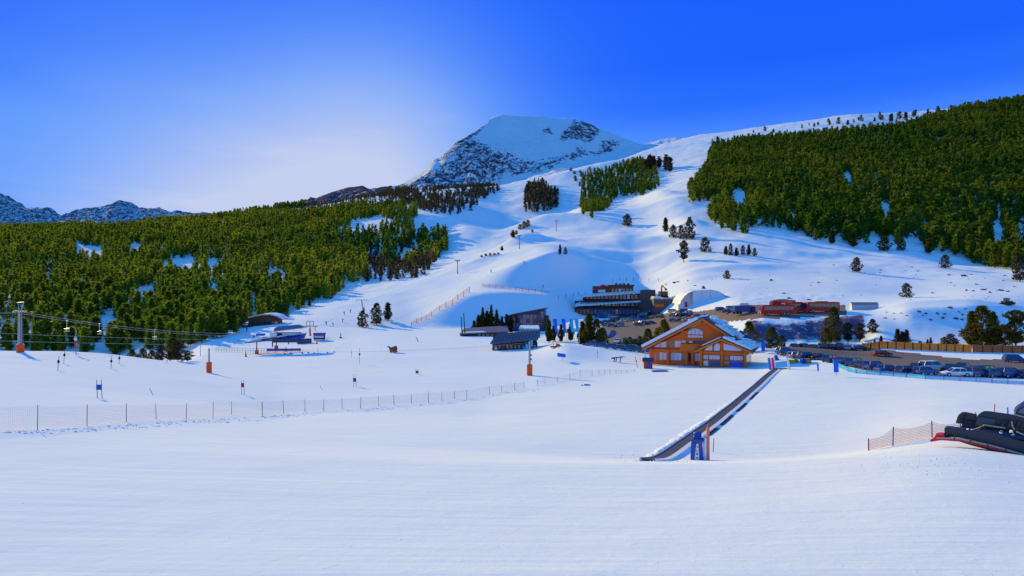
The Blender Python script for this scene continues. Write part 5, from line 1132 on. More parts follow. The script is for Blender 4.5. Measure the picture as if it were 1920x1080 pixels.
    MB().add([(-.75, -.6, 0), (.75, -.6, 0), (.75, .6, 0), (-.75, .6, 0), (-.25, -.2, 1.3), (.25, -.2, 1.3), (.25, .2, 1.3), (-.25, .2, 1.3)], [(0, 3, 2, 1), (4, 5, 6, 7), (0, 1, 5, 4), (1, 2, 6, 5), (2, 3, 7, 6), (3, 0, 4, 7)]).build('canvas', M['bright_blue'], t, .1)
    for i, (px, py, w_, c_, lb) in enumerate(((1484, 682, .75, 'yellow_paint', 'yellow plastic toy block nearest the white arch'), (1493, 681, .4, 'yellow_wood', 'small orange toy block right of the yellow one'), (1504, 681, .4, 'cyan_fabric', 'pale blue toy block in the row right of the white arch'), (1509, 682, .55, 'blue_paint', 'dark blue toy block in the row right of the white arch'), (1516, 682, .5, 'yellow_wood', 'ochre pointed toy block at the right end of the row'))):
        p = at(px, py, 110); o = MB().prism([(-w_, -.1), (w_, -.1), (w_, .6), (w_*.5, .85), (-w_*.8, .85), (-w_, .6)], -.4, .4).build('toy_block', M[c_], None, .06); o.location = p; tag(o, lb, 'toy block', 'toy blocks in the snow garden')
carpet()

# ------------------------------------------------------------------ snow groomer at the right edge
class PFR:
    """facade coordinates on a plane turned square to the line of sight"""
    def __init__(s, px, py, d):
        s.u0 = (px-CX)/F; s.d = d; s.rz = -math.atan(s.u0); s.loc = Vector((s.u0*d, d, (HY-py)/F*d)); s.c, s.s = math.cos(s.rz), -math.sin(s.rz)
    def xz(s, px, py):
        u = (px-CX)/F; x = (u*s.d-s.loc.x)/(s.c+u*s.s); return x, (HY-py)/F*(s.d-x*s.s)-s.loc.z
    def P(s, pts): return [s.xz(a, b) for a, b in pts]
    def q(s, px, y, py): x, z = s.xz(px, py); return (x, y, z)
def groomer():
    d = 45.0; f = PFR(1840, 830, d); t = thing('snow_groomer', f.loc, f.rz, 'black snow groomer cut by the right edge, its red bar on the snow', 'snow groomer')
    dk = mat('graphite_plastic', (.035, .037, .050), .38, var=.15); rub = M['black_rubber']
    rim = [(1771, 802), (1776, 800), (1800, 803), (1860, 808), (1925, 828), (1990, 850), (1990, 884), (1925, 862), (1870, 846), (1820, 833), (1772, 818)]
    MB().prism(f.P(rim), -.4, .5).build('tiller', M['dark_metal'], t, .04)
    for i in range(9):
        a = 1778+i*24; b = 812+i*5.6; MB().prism(f.P([(a, b), (a+18, b+4), (a+16, b+13), (a-1, b+8)]), -.46, -.40).build('tiller_flap', rub, t, .015)
    bar = [(1745, 822), (1757, 815), (1800, 819), (1860, 833), (1925, 852), (1990, 873), (1990, 879), (1925, 858), (1860, 838.5), (1800, 824.5), (1765, 822), (1746, 825)]
    MB().prism(f.P(bar), -.75, -.45).build('red_bar', M['red_paint'], t, .02); MB().prism(f.P([(1757, 816.5), (1800, 817.5), (1860, 831), (1925, 849.5), (1990, 870), (1990, 872), (1925, 851.7), (1860, 833), (1800, 820), (1757, 818.5)]), -.80, -.50).build('white_edge', M['beige'], t)
    MB().prism(f.P([(1756, 812), (1771, 811.5), (1772, 817), (1752, 818)]), -.7, .2).build('red_end', M['red_paint'], t, .03)
    for a, b in ((1790, 818), (1820, 825), (1852, 832), (1885, 842)): MB().prism(f.P([(a-1, b+3), (a+1, b+3), (a+1, b-5), (a-1, b-5)]), -.84, -.7).build('tab', M['dark_wood'], t)
    MB().prism(f.P([(1791, 797), (1794, 787), (1797, 781), (1804, 776.5), (1810, 776.5), (1832, 781), (1829, 803), (1812, 800)]), .9, 1.15).build('rear_panel', dk, t, .03)
    MB().prism(f.P([(1800, 806), (1806, 797), (1830, 800), (1880, 806), (1925, 810), (1990, 812), (1990, 850), (1925, 830), (1860, 812)]), .75, 1.3).build('frame', M['dark_metal'], t, .02)
    MB().prism(f.P([(1808, 778), (1811, 778), (1806, 800), (1803, 800)]), .84, .9).prism(f.P([(1801, 787), (1830, 794), (1830, 796), (1801, 789)]), .82, .9).build('panel_rib', rub, t)
    MB().prism(f.P([(1828, 802), (1832, 783), (1838, 777), (1846, 773.3), (1856, 774), (1890, 779), (1925, 784), (1990, 792), (1990, 812), (1925, 812), (1880, 808)]), .55, .85).build('rear_panel', dk, t, .04)
    MB().prism(f.P([(1829, 799), (1834, 783), (1868, 788), (1862, 803)]), .35, .55).build('panel_step', mat('slate_plastic', (.05, .06, .085), .3), t, .03)
    for a in (1876, 1888, 1905): MB().prism(f.P([(a, 803), (a+6, 790), (a+8, 790.5), (a+5, 804)]), .2, .55).build('bracket', dk, t)
    hoses = [[(1826, 806), (1842, 800), (1846, 797), (1862, 800), (1885, 803)], [(1842, 799), (1840, 808), (1850, 810), (1870, 810), (1890, 806)], [(1826, 818), (1840, 803)], [(1897, 790), (1899, 800), (1903, 806)], [(1903, 806), (1925, 797)], [(1846, 797), (1846, 806)], [(1905, 808), (1925, 816)], [(1860, 804), (1900, 812)]]
    for i, h in enumerate(hoses): MB().path([f.q(a, .1-.06*i, b) for a, b in h], .035 if i % 2 else .05, 6).build('hose', M['beige'] if i % 3 == 0 else rub, t)
    MB().path([f.q(1826, -.2, 812), f.q(1850, -.2, 808), f.q(1925, -.2, 822), f.q(1990, -.2, 836)], .13, 8).build('hydraulic_arm', M['navy_paint'], t)
    for a, b in ((1876, 809), (1896, 808), (1899, 815), (1822, 806), (1815, 805)): MB().blob(f.q(a, -.25, b), .09, .08, .13, a, 1, .4).build('snow_clump', M['snow_pack'], t)
    MB().prism(f.P([(1903, 783), (1907, 773), (1925, 761), (1990, 748), (1990, 800), (1925, 790)]), .7, 2.9).build('cabin', M['dark_metal'], t, .06)
    MB().prism(f.P([(1908, 775), (1925, 763), (1985, 752), (1985, 775), (1925, 780)]), .62, .7).build('cabin_window', M['glass'], t)
    MB().path([f.q(1905, .5, 773), f.q(1920, .5, 758), f.q(1950, .5, 745)], .05, 6).build('roll_bar', M['blue_paint'], t); MB().path([f.q(1901, .5, 779), f.q(1925, .5, 785)], .05, 6).build('light_rail', M['beige'], t)
    for dy in (.3, 3.2): MB().prism(f.P([(1925, 835), (1935, 812), (2070, 815), (2090, 850), (2075, 890), (1940, 885)]), dy, dy+1.0).build('track', rub, t, .1)
    MB().prism(f.P([(1930, 820), (1935, 790), (2080, 790), (2090, 850)]), 1.3, 3.2).build('chassis', M['dark_metal'], t, .1)
groomer()

# ------------------------------------------------------------------ fences and gates
def fence(name, posts, m, label, pm='pole_red', lead=None, r=.04, sag=0, netm=None, dmin=45, end=None, netf=.93):
    """posts: (px, base row, top row)"""
    P = []
    for px, b, tp in posts:
        q = at(px, b, dmin); P.append((q, (b-tp)*q.y/F))
    base = P[0][0].copy(); t = thing(name, base, 0, label, 'fence')
    for i, (q, h) in enumerate(P):
        lx = random.uniform(-.06, .06)*h
        MB().tube(q-base+Vector((0, 0, -.3)), q-base+Vector((lx, 0, h)), r, r*.8, 6).build('post', M[pm if isinstance(pm, str) else pm[i % len(pm)]], t)
    if netm:
        tops = [q-base+Vector((0, 0, h*netf)) for q, h in P]; bots = [q-base+Vector((0, 0, .05)) for q, h in P]
        net_strip('net', tops, bots, netm, t, sag)
    return t
random.seed(21)
fence('snow_fence', [(-60, 812, 762), (70, 806, 759), (163, 799, 758), (237, 791, 756), (293, 787, 757), (349, 786, 756), (399, 785, 753), (434, 778, 752), (492, 780, 753)], None, 'pink net fence on thin reddish posts across the snow at the left', ['pole_red', 'brown_wood'], r=.028, netm=M['net_pink'])
fence('snow_fence', [(492, 780, 753), (532, 776, 750), (572, 773, 749), (607, 771, 749), (642, 767, 747), (676, 766, 744), (710, 762, 742), (739, 760, 740), (772, 757, 738), (803, 755, 734), (828, 752, 735), (852, 748, 732), (875, 747, 730), (918, 739, 724), (941, 736, 722), (965, 733, 718), (983, 728, 715)], None,
      'grey net fence on purple grey posts in the middle of the snow', ['pole_purple', 'dark_metal'], r=.04, netm=M['net_grey'])
fence('snow_fence', [(1007, 724, 712), (1022, 721, 708), (1045, 716, 706), (1068, 711, 700), (1088, 706, 692), (1110, 705, 694), (1123, 702, 693), (1134, 702, 692), (1144, 701, 693), (1155, 701, 694), (1165, 700, 694), (1175, 699, 694), (1190, 697, 692)], None, 'faint net fence running on towards the red hut', 'pole_purple', r=.04, netm=M['net_grey'])
fence('safety_net', [(1629, 845, 822), (1674, 836, 800), (1748, 820, 789), (1800, 812, 789)], None, 'sagging orange safety net on blue and red posts beside the snow groomer', ['dark_red_paint', 'blue_paint'], r=.05, sag=.22, netm=M['net_orange'], dmin=50)
fence('piste_fence', [(771, 611, 604), (781, 606, 597), (790, 602, 594), (799, 599, 590), (809, 593, 584), (824, 583, 573), (836, 577, 566), (848, 573, 561), (858, 562, 552), (869, 557, 545), (880, 549, 537)], None, 'red net fence climbing along the piste left of the shaded bowl', 'red_paint', r=.12, netm=M['net_red'], dmin=250)
fence('piste_fence', [(905+12.3*i, 538+1.3*i, 531+1.4*i) for i in range(11)], None, 'red net fence crossing the blue shaded bowl', 'red_paint', r=.10, netm=M['net_red'], dmin=300)
def blue_net():
    xs = [1560, 1575, 1590, 1605, 1625, 1650, 1675, 1700, 1735, 1770, 1800, 1830, 1860, 1890, 1925, 1970]
    ys = [680, 690, 697, 700, 702, 704, 706, 708, 711, 713, 715, 717, 719, 721, 722, 725]
    t = fence('blue_safety_net', [(x, y, y-11) for x, y in zip(xs, ys)], None, 'bright blue safety net along the near edge of the lower car park', 'blue_paint', r=.05, netm=M['net_blue'], dmin=100, netf=.72)
blue_net()
for i, (px, b, tp, c_, r_) in enumerate(((1830, 783, 773, 'pole_purple', .05), (1863, 779, 758, 'pole_red', .05), (1890, 779, 764, 'bright_blue', .07), (1912, 766, 759, 'blue_paint', .06))):
    q = at(px, b+6, 54); stick(q, (b+6-tp)*q.y/F, r_, M[c_], 'marker_pole', ['short purple marker pole behind the groomer panels', 'leaning red marker pole behind the groomer', 'short bright blue marker pole behind the groomer', 'dark blue marker pole at the groomer cabin'][i], 'pole', 'marker poles behind the groomer', (.12 if i == 1 else -.03, 0))
for i, (px, b, tp) in enumerate(((1047, 561, 554), (1061, 558, 550), (1075, 556, 549), (1085, 554, 547))):
    q = at(px, b, 290); stick(q, 2.0, .12, M['brown_wood'], 'piste_pole', f'brown piste pole on the bank left of the restaurant, {ORD[i]} from the left', 'pole', 'poles on the bank left of the restaurant')
for i, (px, b) in enumerate(((1149, 529), (1162, 527), (1175, 527), (1188, 527), (1202, 528), (1217, 528), (1234, 528))):
    q = at(px, b, 350); stick(q, 2.2, .13, M['brown_wood'], 'piste_pole', f'brown piste pole on the bank above the restaurant, {ORD[i]} from the left', 'pole', 'poles on the bank above the restaurant')
def gate(px, b, tp, pt_, pb, c_, label, w_=.85):
    q = at(px, b, 60); k = q.y/F; t = thing('slalom_gate', q, 0, label, 'slalom gate', 'slalom gates')
    for s in (-1, 1): MB().tube((s*w_*.42+.08, 0, -.3), (s*w_*.42-.04, 0, (b-tp)*k), .035, .03, 6).build('pole', M['dark_metal'] if c_ != 'red_paint' else M['pole_red'], t)
    MB().box(-w_/2, w_/2, -.05, .0, (b-pb)*k, (b-pt_)*k).build('panel', M[c_], t)
gate(186, 747, 712, 721, 731, 'blue_paint', 'nearest slalom gate with a dark blue panel on the left snow', .62)
gate(665, 725, 701, 709, 716, 'navy_paint', 'slalom gate with a navy panel in the middle of the snow', .55)
gate(455, 740, 713, 718, 726, 'dark_red_paint', 'slalom gate with a red panel between the two blue ones', .45)
gate(782, 702, 692, 695, 700, 'dark_red_paint', 'small slalom gate with a red panel at the right of the others', .6)
for i, (px, b, dx, h) in enumerate(((288, 739, -.55, .8), (604, 731, -.3, .7), (178, 676, -1.5, .25), (708, 651, 1.5, .2))):
    stick(at(px, b, 60), h, .035, M['brown_wood'], 'leaning_stake', ['tilted wooden stake between the blue and the red slalom gate', 'tiny tilted stake left of the navy slalom gate', 'stick lying in the snow near the red hooked mast', 'stick lying in the snow left of the snow gun'][i], 'stake', None, (dx, 0))
# signs, banners, flags
q = at(1053, 677, 120); t = thing('blue_signboard', q, R(25), 'blank bright blue signboard on a thin post in front of the ribbed hut', 'signboard')
MB().tube((.1, 0, -.3), (.1, 0, 1.0), .05).build('post', M['grey_metal'], t); MB().prism([(-1.15, 1.15), (1.1, .80), (1.1, 1.65), (-1.15, 2.05)], -.06, .06).build('board', M['bright_blue'], t)
q = at(1099, 723, 90); t = thing('blue_mat', q, R(5), 'blue rounded mat lying on the snow below the net fence', 'mat'); MB().blob((.15, 0, .1), .62, .4, .16, 3, 2, .06).blob((-.75, 0, .05), .2, .2, .1, 4, 1, .1).build('pad', M['bright_blue'], t)
q = at(1237, 697, 90); o = MB().box(-1.7, 1.7, -.8, .8, 0, .28).build('blue_mat', M['steel_blue_paint'], None, .1); o.location = q; tag(o, 'flat pale blue mat on the snow in front of the red hut', 'mat')
def beach_flag(px, py, d, h, c_, label, lean=.3, w_=.9, mm=None):
    q = pt(px, d); t = thing('banner_flag', q, R(-10), label, 'flag', 'banner flags')
    zb = (HY-py)/F*d-q.z; zb = max(.4, zb)
    MB().tube((lean, 0, -.3), (0, 0, zb+h), .05).build('pole', M['grey_metal'], t)
    MB().prism([(lean*.6-.1, zb), (-.0, zb+h), (-w_, zb+h*.97), (-w_*.9+lean*.3, zb+h*.6), (-w_*.55+lean*.5, zb)], -.03, .03).build('cloth', mm or M[c_], t)
for px, c_, lb, w_ in ((1044, 'bright_blue', 'leftmost deep blue banner flag beside the dark pines', 1.2), (1060, 'bright_blue', 'second deep blue banner flag from the left beside the dark pines', 1.2), (1074, 'cyan_fabric', 'left one of the two cyan banner flags', 1.15), (1084, 'cyan_fabric', 'rightmost cyan banner flag, narrowing to its foot', 1.1)): beach_flag(px, 623, 200, 4.0, c_, lb, .5, w_)
def board_flag(px, d, z0, z1, w_, c_, label, dx=0):
    q = pt(px, d); t = thing('banner_board', q, 0, label, 'banner'); MB().tube((0, .05, -.3), (0, .05, z1), .05).build('pole', M['grey_metal'], t); MB().prism([(-w_/2, z0), (w_/2, z0), (w_/2+dx, z1), (-w_/2+dx, z1)], -.06, .0).build('cloth', M[c_], t, .02)
board_flag(1431, 172, .6, 3.0, .95, 'bright_blue', 'upright blue banner at the corner right of the chalet'); board_flag(1568, 118, .7, 2.9, .85, 'bright_blue', 'upright blue banner at the left end of the blue safety net', -.1); board_flag(1534, 125, .3, 1.7, .3, 'bright_blue', 'narrow blue post banner left of the upright blue banner', -.1)
q = at(1545, 678, 100); o = MB().prism([(-1.2, .9), (-.2, .75), (1.0, 0), (.2, -.1), (-.4, .1)], -.1, .1).build('fallen_banner', M['bright_blue'], None, .02); o.location = q; tag(o, 'fallen blue banner left of the upright blue banner by the net', 'banner')
q = at(1200, 606, 192); t = thing('curved_flag', q, 0, 'curved bright blue flag among the cars of the upper car park', 'flag'); MB().tube((-1.3, 0, -.2), (-1.0, 0, 3.6), .07).build('pole', M['grey_metal'], t); MB().prism([(-1, 2.2), (-.9, 4.0), (-.1, 4.1), (.0, 2.4), (1.0, 1.0), (.2, 1.0)], -.05, .05).build('cloth', M['bright_blue'], t)
q = pt(1132, 205); t = thing('winged_flag', q, 0, 'large white and pale blue flag bent over the upper car park', 'flag')
MB().path([(-2.6, 0, -.3), (-1.2, 0, 1.3), (.6, 0, 2.3), (1.0, 0, 3.2)], .10).build('pole', M['blue_paint'], t); MB().prism([(.6, 2.2), (.6, 5.1), (1.6, 4.9), (2.0, 4.2), (1.4, 3.0)], -.05, 0).build('cloth', M['white_paint'], t)
MB().prism([(1.0, 2.4), (2.2, 4.8), (3.2, 5.1), (3.9, 4.2), (3.4, 3.2), (2.2, 2.6)], -.12, -.06).build('cloth', M['steel_blue_paint'], t)
for i, (px, d, h) in enumerate(((865, 250, 7.2), (870, 251, 8.6))):
    o = MB().tube((0, 0, -.5), (-.5, 0, h), .22, .18, 8).build('timber_pole', M['dark_wood']); o.location = pt(px+2, d); tag(o, ['shorter left one of two tall dark poles by the long low shed', 'taller right one of two tall dark poles by the long low shed'][i], 'pole')
stick(at(855-70, 641, 150), 1.6, .14, M['dark_wood'], 'leaning_stake', 'thick dark stake leaning at the snow edge left of the long low shed', 'stake', None, (-.9, 0))
stick(at(487-36, 640, 150), .4, .12, M['dark_metal'], 'leaning_stake', 'thick dark stake leaning on the snow above the queue railings', 'stake', None, (-1.1, 0))
q = at(639, 634, 150); t = thing('marker_stump', q, 0, 'dark upright stump right of the purple operator cabin', 'post'); MB().tube((0, 0, -.2), (0, 0, 1.9), .22, .12).build('stem', M['dark_metal'], t); MB().box(-.5, .5, -.3, .3, 0, .3).build('foot', M['dark_wood'], t)
# snow guns
def snow_gun(px, py, label, s=1.0):
    q = at(px, py, 120); t = thing('snow_gun', q, R(-15), label, 'snow gun', None, s)
    MB().box(-.2, 1.6, -.6, .6, .15, .55).build('sled', M['red_wood'], t, .08); MB().tube((-.6, 0, .9), (1.3, 0, 1.3), .6, .75, 14).build('barrel', M['brown_wood'], t); MB().tube((1.28, 0, 1.3), (1.42, 0, 1.33), .8, .72, 14).build('ring', M['dark_metal'], t)
    for a in (0, 2.1, 4.2): MB().tube((.4, 0, .5), (.4+1.2*math.cos(a), 1.2*math.sin(a), -.1), .06).build('leg', M['dark_wood'], t)
    MB().path([(-.9, 0, 1.3), (-1.1, 0, 1.9), (-1.6, 0, 1.7)], .12).build('lance', M['dark_metal'], t); MB().tube((-.5, 0, -.2), (-.8, 0, 1.8), .16).build('stand', M['dark_wood'], t)
snow_gun(735, 661, 'dark snow gun with a brown barrel alone on the snow in the centre', .95)
q = at(1040, 652, 120); t = thing('orange_sled', q, R(12), 'orange rescue sled with a hoop on the snow right of the ribbed hut', 'sled'); MB().box(-1.3, .4, -.4, .4, 0, .45).build('tray', M['red_wood'], t, .12); MB().blob((.9, 0, .55), .75, .5, .5, 4, 2, .1).build('cover', M['orange_pad'], t)
MB().path([(-.2, 0, .4), (-.6, 0, 1.5), (.2, 0, 1.8), (.7, 0, .9)], .06).build('hoop', M['dark_metal'], t)
stick(at(1065, 646, 120), 1.4, .06, M['beige'], 'bamboo_pole', 'thin pale pole right of the orange sled', 'pole'); stick(at(1061, 650, 120), .7, .05, M['dark_metal'], 'bamboo_pole', 'short dark pole right of the orange sled', 'pole')
q = at(1159, 679, 120); t = thing('ski_rack', q, R(-6), 'dark ski rack with slanted legs on the snow left of the red hut', 'rack')
MB().tube((-1.6, 0, .95), (1.2, 0, 1.25), .14, .14, 6).tube((1.1, 0, 1.22), (1.9, 0, 1.2), .05).build('beam', M['navy_paint'], t)
for x in (-.9, -.45, .55): MB().tube((x+.1, 0, 1.1), (x-.15, 0, -.1), .13, .11, 6).build('leg', M['navy_paint'], t)
MB().tube((-1.6, 0, .8), (-.6, 0, 1.0), .12).build('bracket', M['dark_metal'], t)
q = at(1196, 690, 100); stick(q, 2.6, .05, M['dark_metal'], 'platter_pole', 'thin leaning pole with a dark top just left of the red hut', 'pole', None, (-.6, 0), M['black_rubber'], .14)

# ------------------------------------------------------------------ people (tiny, far off)
def person(q, h, jm, pose, label, rz=0):
    """one continuous skinned body; pose 0 standing, 1 skiing crouch"""
    k = h/1.75; c = .12 if pose else 0
    J = [((0, 0, .95), .14), ((0, -.02-c, 1.18), .15), ((0, -.03-c*2, 1.42), .16), ((0, -.03-c*2, 1.52), .07), ((0, -.05-c*2, 1.64), .10), ((0, -.05-c*2, 1.74), .08),
         ((.19, -.03-c*2, 1.40), .075), ((.26, -.08-c*2, 1.14), .06), ((.24, -.25-c*2, .96), .045), ((-.19, -.03-c*2, 1.40), .075), ((-.26, -.08-c*2, 1.14), .06), ((-.24, -.25-c*2, .96), .045),
         ((.10, 0, .88), .10), ((.12, -.06-c, .50), .075), ((.12, .02, .08), .055), ((.12, -.14, .04), .05), ((-.10, 0, .88), .10), ((-.12, -.02-c, .50), .075), ((-.12, .06, .08), .055), ((-.12, -.10, .04), .05)]
    E = [(0, 1), (1, 2), (2, 3), (3, 4), (4, 5), (2, 6), (6, 7), (7, 8), (2, 9), (9, 10), (10, 11), (0, 12), (12, 13), (13, 14), (14, 15), (0, 16), (16, 17), (17, 18), (18, 19)]
    me = bpy.data.meshes.new('person'); me.from_pydata([tuple(v*k for v in j[0]) for j in J], E, []); o = bpy.data.objects.new('person', me); C.objects.link(o)
    o.location = q; o.rotation_euler = (0, 0, rz); md = o.modifiers.new('skin', 'SKIN')
    for i, j in enumerate(J): sv = me.skin_vertices[0].data[i]; sv.radius = (j[1]*k, j[1]*k); sv.use_root = i == 0
    sb = o.modifiers.new('sub', 'SUBSURF'); sb.levels = 1; sb.render_levels = 1; me.materials.append(M[jm]); tag(o, label, 'person')
    MB().blob((0, (-.05-c*2)*k, 1.70*k), .115*k, .12*k, .10*k, 1, 1, .03).build('helmet', M['dark_metal'], o); MB().blob((0, (-.10-c*2)*k, 1.64*k), .075*k, .07*k, .09*k, 2, 1, .03).build('face', M['skin'], o)
for i, (px, py, jm, pose, lb) in enumerate(((591, 621, 'jacket_dark', 0, 'person in dark clothes standing right behind the lift station'), (553, 642, 'jacket_red', 0, 'person in a red jacket before the dark container'), (476, 637, 'jacket_dark', 0, 'person in dark clothes at the left end of the station roof'),
        (463, 622, 'jacket_dark', 0, 'person in dark clothes below the curved roof hut'), (612, 610, 'jacket_dark', 1, 'skier in dark clothes on the piste above the lift station'), (625, 613, 'jacket_blue', 1, 'skier in blue right of the one in dark clothes above the lift station'), (646, 591, 'jacket_dark', 1, 'skier in dark clothes on the piste left of the T shaped pylon'),
        (642, 605, 'jacket_red', 1, 'skier in red on the piste left of the three dark pines'), (657, 587, 'jacket_dark', 0, 'person in dark clothes next to the T shaped pylon'), (983, 496, 'jacket_dark', 1, 'lone skier in dark clothes high on the lit slope'), (921, 512, 'jacket_dark', 1, 'skier in dark clothes left of the shaded bowl on the slope'),
        (1019, 541, 'jacket_blue', 1, 'skier in blue in the shaded bowl by the red net fence'), (1105, 641, 'jacket_dark', 0, 'person in dark clothes at the snow edge by the banner flags'))):
    person(at(px, py, 145), 2.0, jm, pose, lb, random.random()*6)

# ------------------------------------------------------------------ single trees
random.seed(17)
def tr(px, py, hp, wp, kind, fm, label, group=None, dmin=150, d=None, lod=1, cat='tree', name='pine_tree', lean=0):
    q = pt(px, d) if d else at(px, py, dmin)
    h = hp*q.y/F; wd = (wp/hp)/{'column': .40, 'cone': .40, 'round': .75, 'scraggy': .70}[kind]
    plant_tree(q-Vector((0, 0, .15)), h, kind, lod, fm, label, group, wd, cat, name, lean)
B_, O_ = FOLD, FOLY
for a in [
 (680, 614, 32, 24, 'round', B_, 'leftmost of the three dark pines standing on the piste', None), (706, 609, 40, 27, 'round', B_, 'middle and tallest of the three dark pines on the piste', None), (727, 602, 34, 20, 'column', B_, 'rightmost slanting one of the three dark pines on the piste', None),
 (537, 596, 13, 14, 'round', O_, 'small green bush right of the curved roof hut', None), (580, 574, 12, 8, 'cone', O_, 'tiny yellow green bush at the piste edge before the wood', None),
 (1050, 478, 19, 8, 'column', B_, 'narrow dark tree, left one of a touching pair above the shaded bowl', None), (1060, 477, 14, 9, 'round', B_, 'rounder dark tree, right one of a touching pair above the shaded bowl', None),
 (962, 446, 14, 10, 'cone', O_, 'small conical tree on the knoll left of the drag lift mast', None), (941, 470, 9, 7, 'cone', B_, 'small dark tree alone below the knoll', None),
 (1176, 424, 22, 22, 'round', B_, 'brown round tree alone between the two big woods', None), (1248, 436, 27, 14, 'column', B_, 'leftmost tree of the brown clump under the right wood', None), (1262, 446, 24, 18, 'round', B_, 'second tree of the brown clump under the right wood', None),
 (1277, 449, 26, 18, 'round', B_, 'third tree of the brown clump under the right wood', None), (1293, 450, 42, 26, 'round', B_, 'tallest and rightmost tree of the brown clump under the right wood', None), (1282, 492, 40, 24, 'scraggy', B_, 'scraggy leaning brown tree below the brown clump', None),
 (1322, 473, 28, 23, 'round', B_, 'round brown tree right of the scraggy leaning one', None), (1363, 523, 16, 16, 'round', O_, 'round bush alone above the marquee tent', None), (1319, 545, 9, 10, 'round', O_, 'small round bush right behind the marquee tent top', None), (1606, 510, 27, 24, 'round', B_, 'round tree alone in the middle of the snowfield above the coaches', None),
 (1700, 558, 27, 24, 'round', B_, 'round tree alone with a long shadow above the yellow fence', None), (1772, 503, 25, 22, 'round', B_, 'round tree at the wood edge far right of the snowfield', None), (1912, 528, 48, 30, 'round', B_, 'tree cut by the right edge above the snow tractor', None), (1890, 490, 42, 30, 'round', B_, 'brown round tree at the right end of the wood edge', None),
 (1658, 470, 27, 30, 'round', O_, 'broad tree at the lower rim of the right wood', None), (1600, 463, 26, 18, 'cone', O_, 'pointed tree at the lower rim left of the broad one', None), (1560, 458, 26, 16, 'column', O_, 'narrow tree at the lower rim near the centre of the right wood', None),
 (1690, 470, 24, 20, 'round', O_, 'tree at the lower rim right of the broad one', None), (1742, 476, 28, 20, 'column', O_, 'narrow tree at the lower rim near its right end', None)]:
    tr(*a, dmin=380 if a[1] < 500 else 220 if a[1] < 570 else 200)
for i, (px, hp) in enumerate(((1361, 16), (1370, 22), (1381, 15), (1393, 18), (1404, 20), (1415, 15))):
    tr(px, 478+(i % 3), hp, 11, 'round' if i % 2 else 'cone', B_, f'small brown tree in the short row under the wood corner, {ORD[i]} from the left', 'short row of small trees', dmin=380)
for i, (px, py, hp) in enumerate(((903, 482, 4), (911, 480, 5), (919, 479, 5), (927, 478, 4), (934, 477, 4))):
    tr(px, py, hp, 7, 'round', B_, f'low dark bush in the short row on the lit slope, {ORD[i]} from the left', 'low bushes on the lit slope', dmin=380, cat='bush', name='bush')
for i, (px, py, hp) in enumerate(((975, 430, 10), (983, 428, 13), (990, 425, 12), (960, 442, 8), (968, 440, 8), (998, 436, 6))):
    tr(px, py, hp, hp, 'round', B_, f'dark bush on the shaded knoll, {ORD[i]} of six', 'bushes on the shaded knoll', dmin=380, cat='bush', name='bush')
# trees round the car parks
for a in [(1563, 200, 66, 38, 'round', O_, 'tall olive brown pine in front of the rubble bank'), (1548, 199, 30, 24, 'round', O_, 'low olive pine at the left foot of the tall olive one'), (1590, 199, 40, 26, 'scraggy', B_, 'thin bare looking tree right of the tall olive pine'), (1612, 200, 36, 26, 'scraggy', B_, 'scraggy brown tree right of the rubble bank'),
          (1636, 203, 26, 22, 'round', B_, 'low brown bushy tree left of the yellow fence'), (1405, 178, 58, 40, 'round', O_, 'big green pine standing behind the right end of the chalet'), (1447, 190, 42, 34, 'round', O_, 'dark green pine before the rubble bank near the blue banner'), (1466, 195, 22, 20, 'round', O_, 'low green bush beside the pine near the blue banner'),
          (1245, 186, 66, 40, 'round', O_, 'big pine left behind the chalet, tallest beside the car park'), (1215, 193, 42, 30, 'round', O_, 'smaller pine left of the big one by the car park'), (1232, 190, 46, 26, 'cone', O_, 'pointed pine leaning on the left of the big one'), (1272, 190, 46, 32, 'round', O_, 'dark pine right of the big one behind the chalet roof'), (1288, 192, 50, 30, 'round', O_, 'rightmost dark pine behind the left chalet roof'),
          (1092, 208, 46, 26, 'cone', O_, 'leftmost dark pine of the dense group by the banner flags'), (1104, 206, 62, 30, 'column', O_, 'tallest dark pine of the dense group by the banner flags'), (1118, 206, 52, 30, 'round', O_, 'broad dark pine of the dense group by the banner flags'), (1130, 204, 36, 26, 'round', O_, 'rightmost low pine of the dense group by the banner flags'),
          (1029, 215, 44, 18, 'column', O_, 'narrow pine right of the ribbed hut roof'), (1052, 222, 34, 16, 'column', B_, 'brown narrow tree between the banner flags'), (1070, 224, 34, 18, 'column', B_, 'brown narrow tree behind the cyan banner flags'), (1038, 226, 30, 16, 'column', B_, 'brown narrow tree behind the leftmost banner flag'),
          (1842, 186, 78, 56, 'round', O_, 'largest dark pine behind the brown fence at the right'), (1822, 188, 66, 40, 'cone', O_, 'pointed dark pine left of the largest one behind the fence'), (1862, 187, 66, 40, 'cone', O_, 'pointed dark pine right of the largest one behind the fence'), (1905, 184, 72, 56, 'scraggy', O_, 'wide airy pine behind the brown fence at the right edge'), (1882, 190, 40, 34, 'round', B_, 'low pine between the large ones behind the brown fence')]:
    tr(a[0], 0, a[2], a[3], a[4], a[5], a[6], 'trees round the car parks', d=a[1], lod=0)
for i, (px, hp, k_) in enumerate(((889, 24, 'cone'), (897, 34, 'column'), (905, 48, 'cone'), (913, 42, 'column'), (921, 52, 'cone'), (931, 44, 'column'), (941, 32, 'cone'), (950, 36, 'column'), (958, 34, 'column'))):
    tr(px, 0, hp, 16, k_, O_ if i < 6 else B_, f'dark pine of the row left of the glass building, {ORD[i]} from the left', 'row of pines left of the glass building', d=268, lod=0)
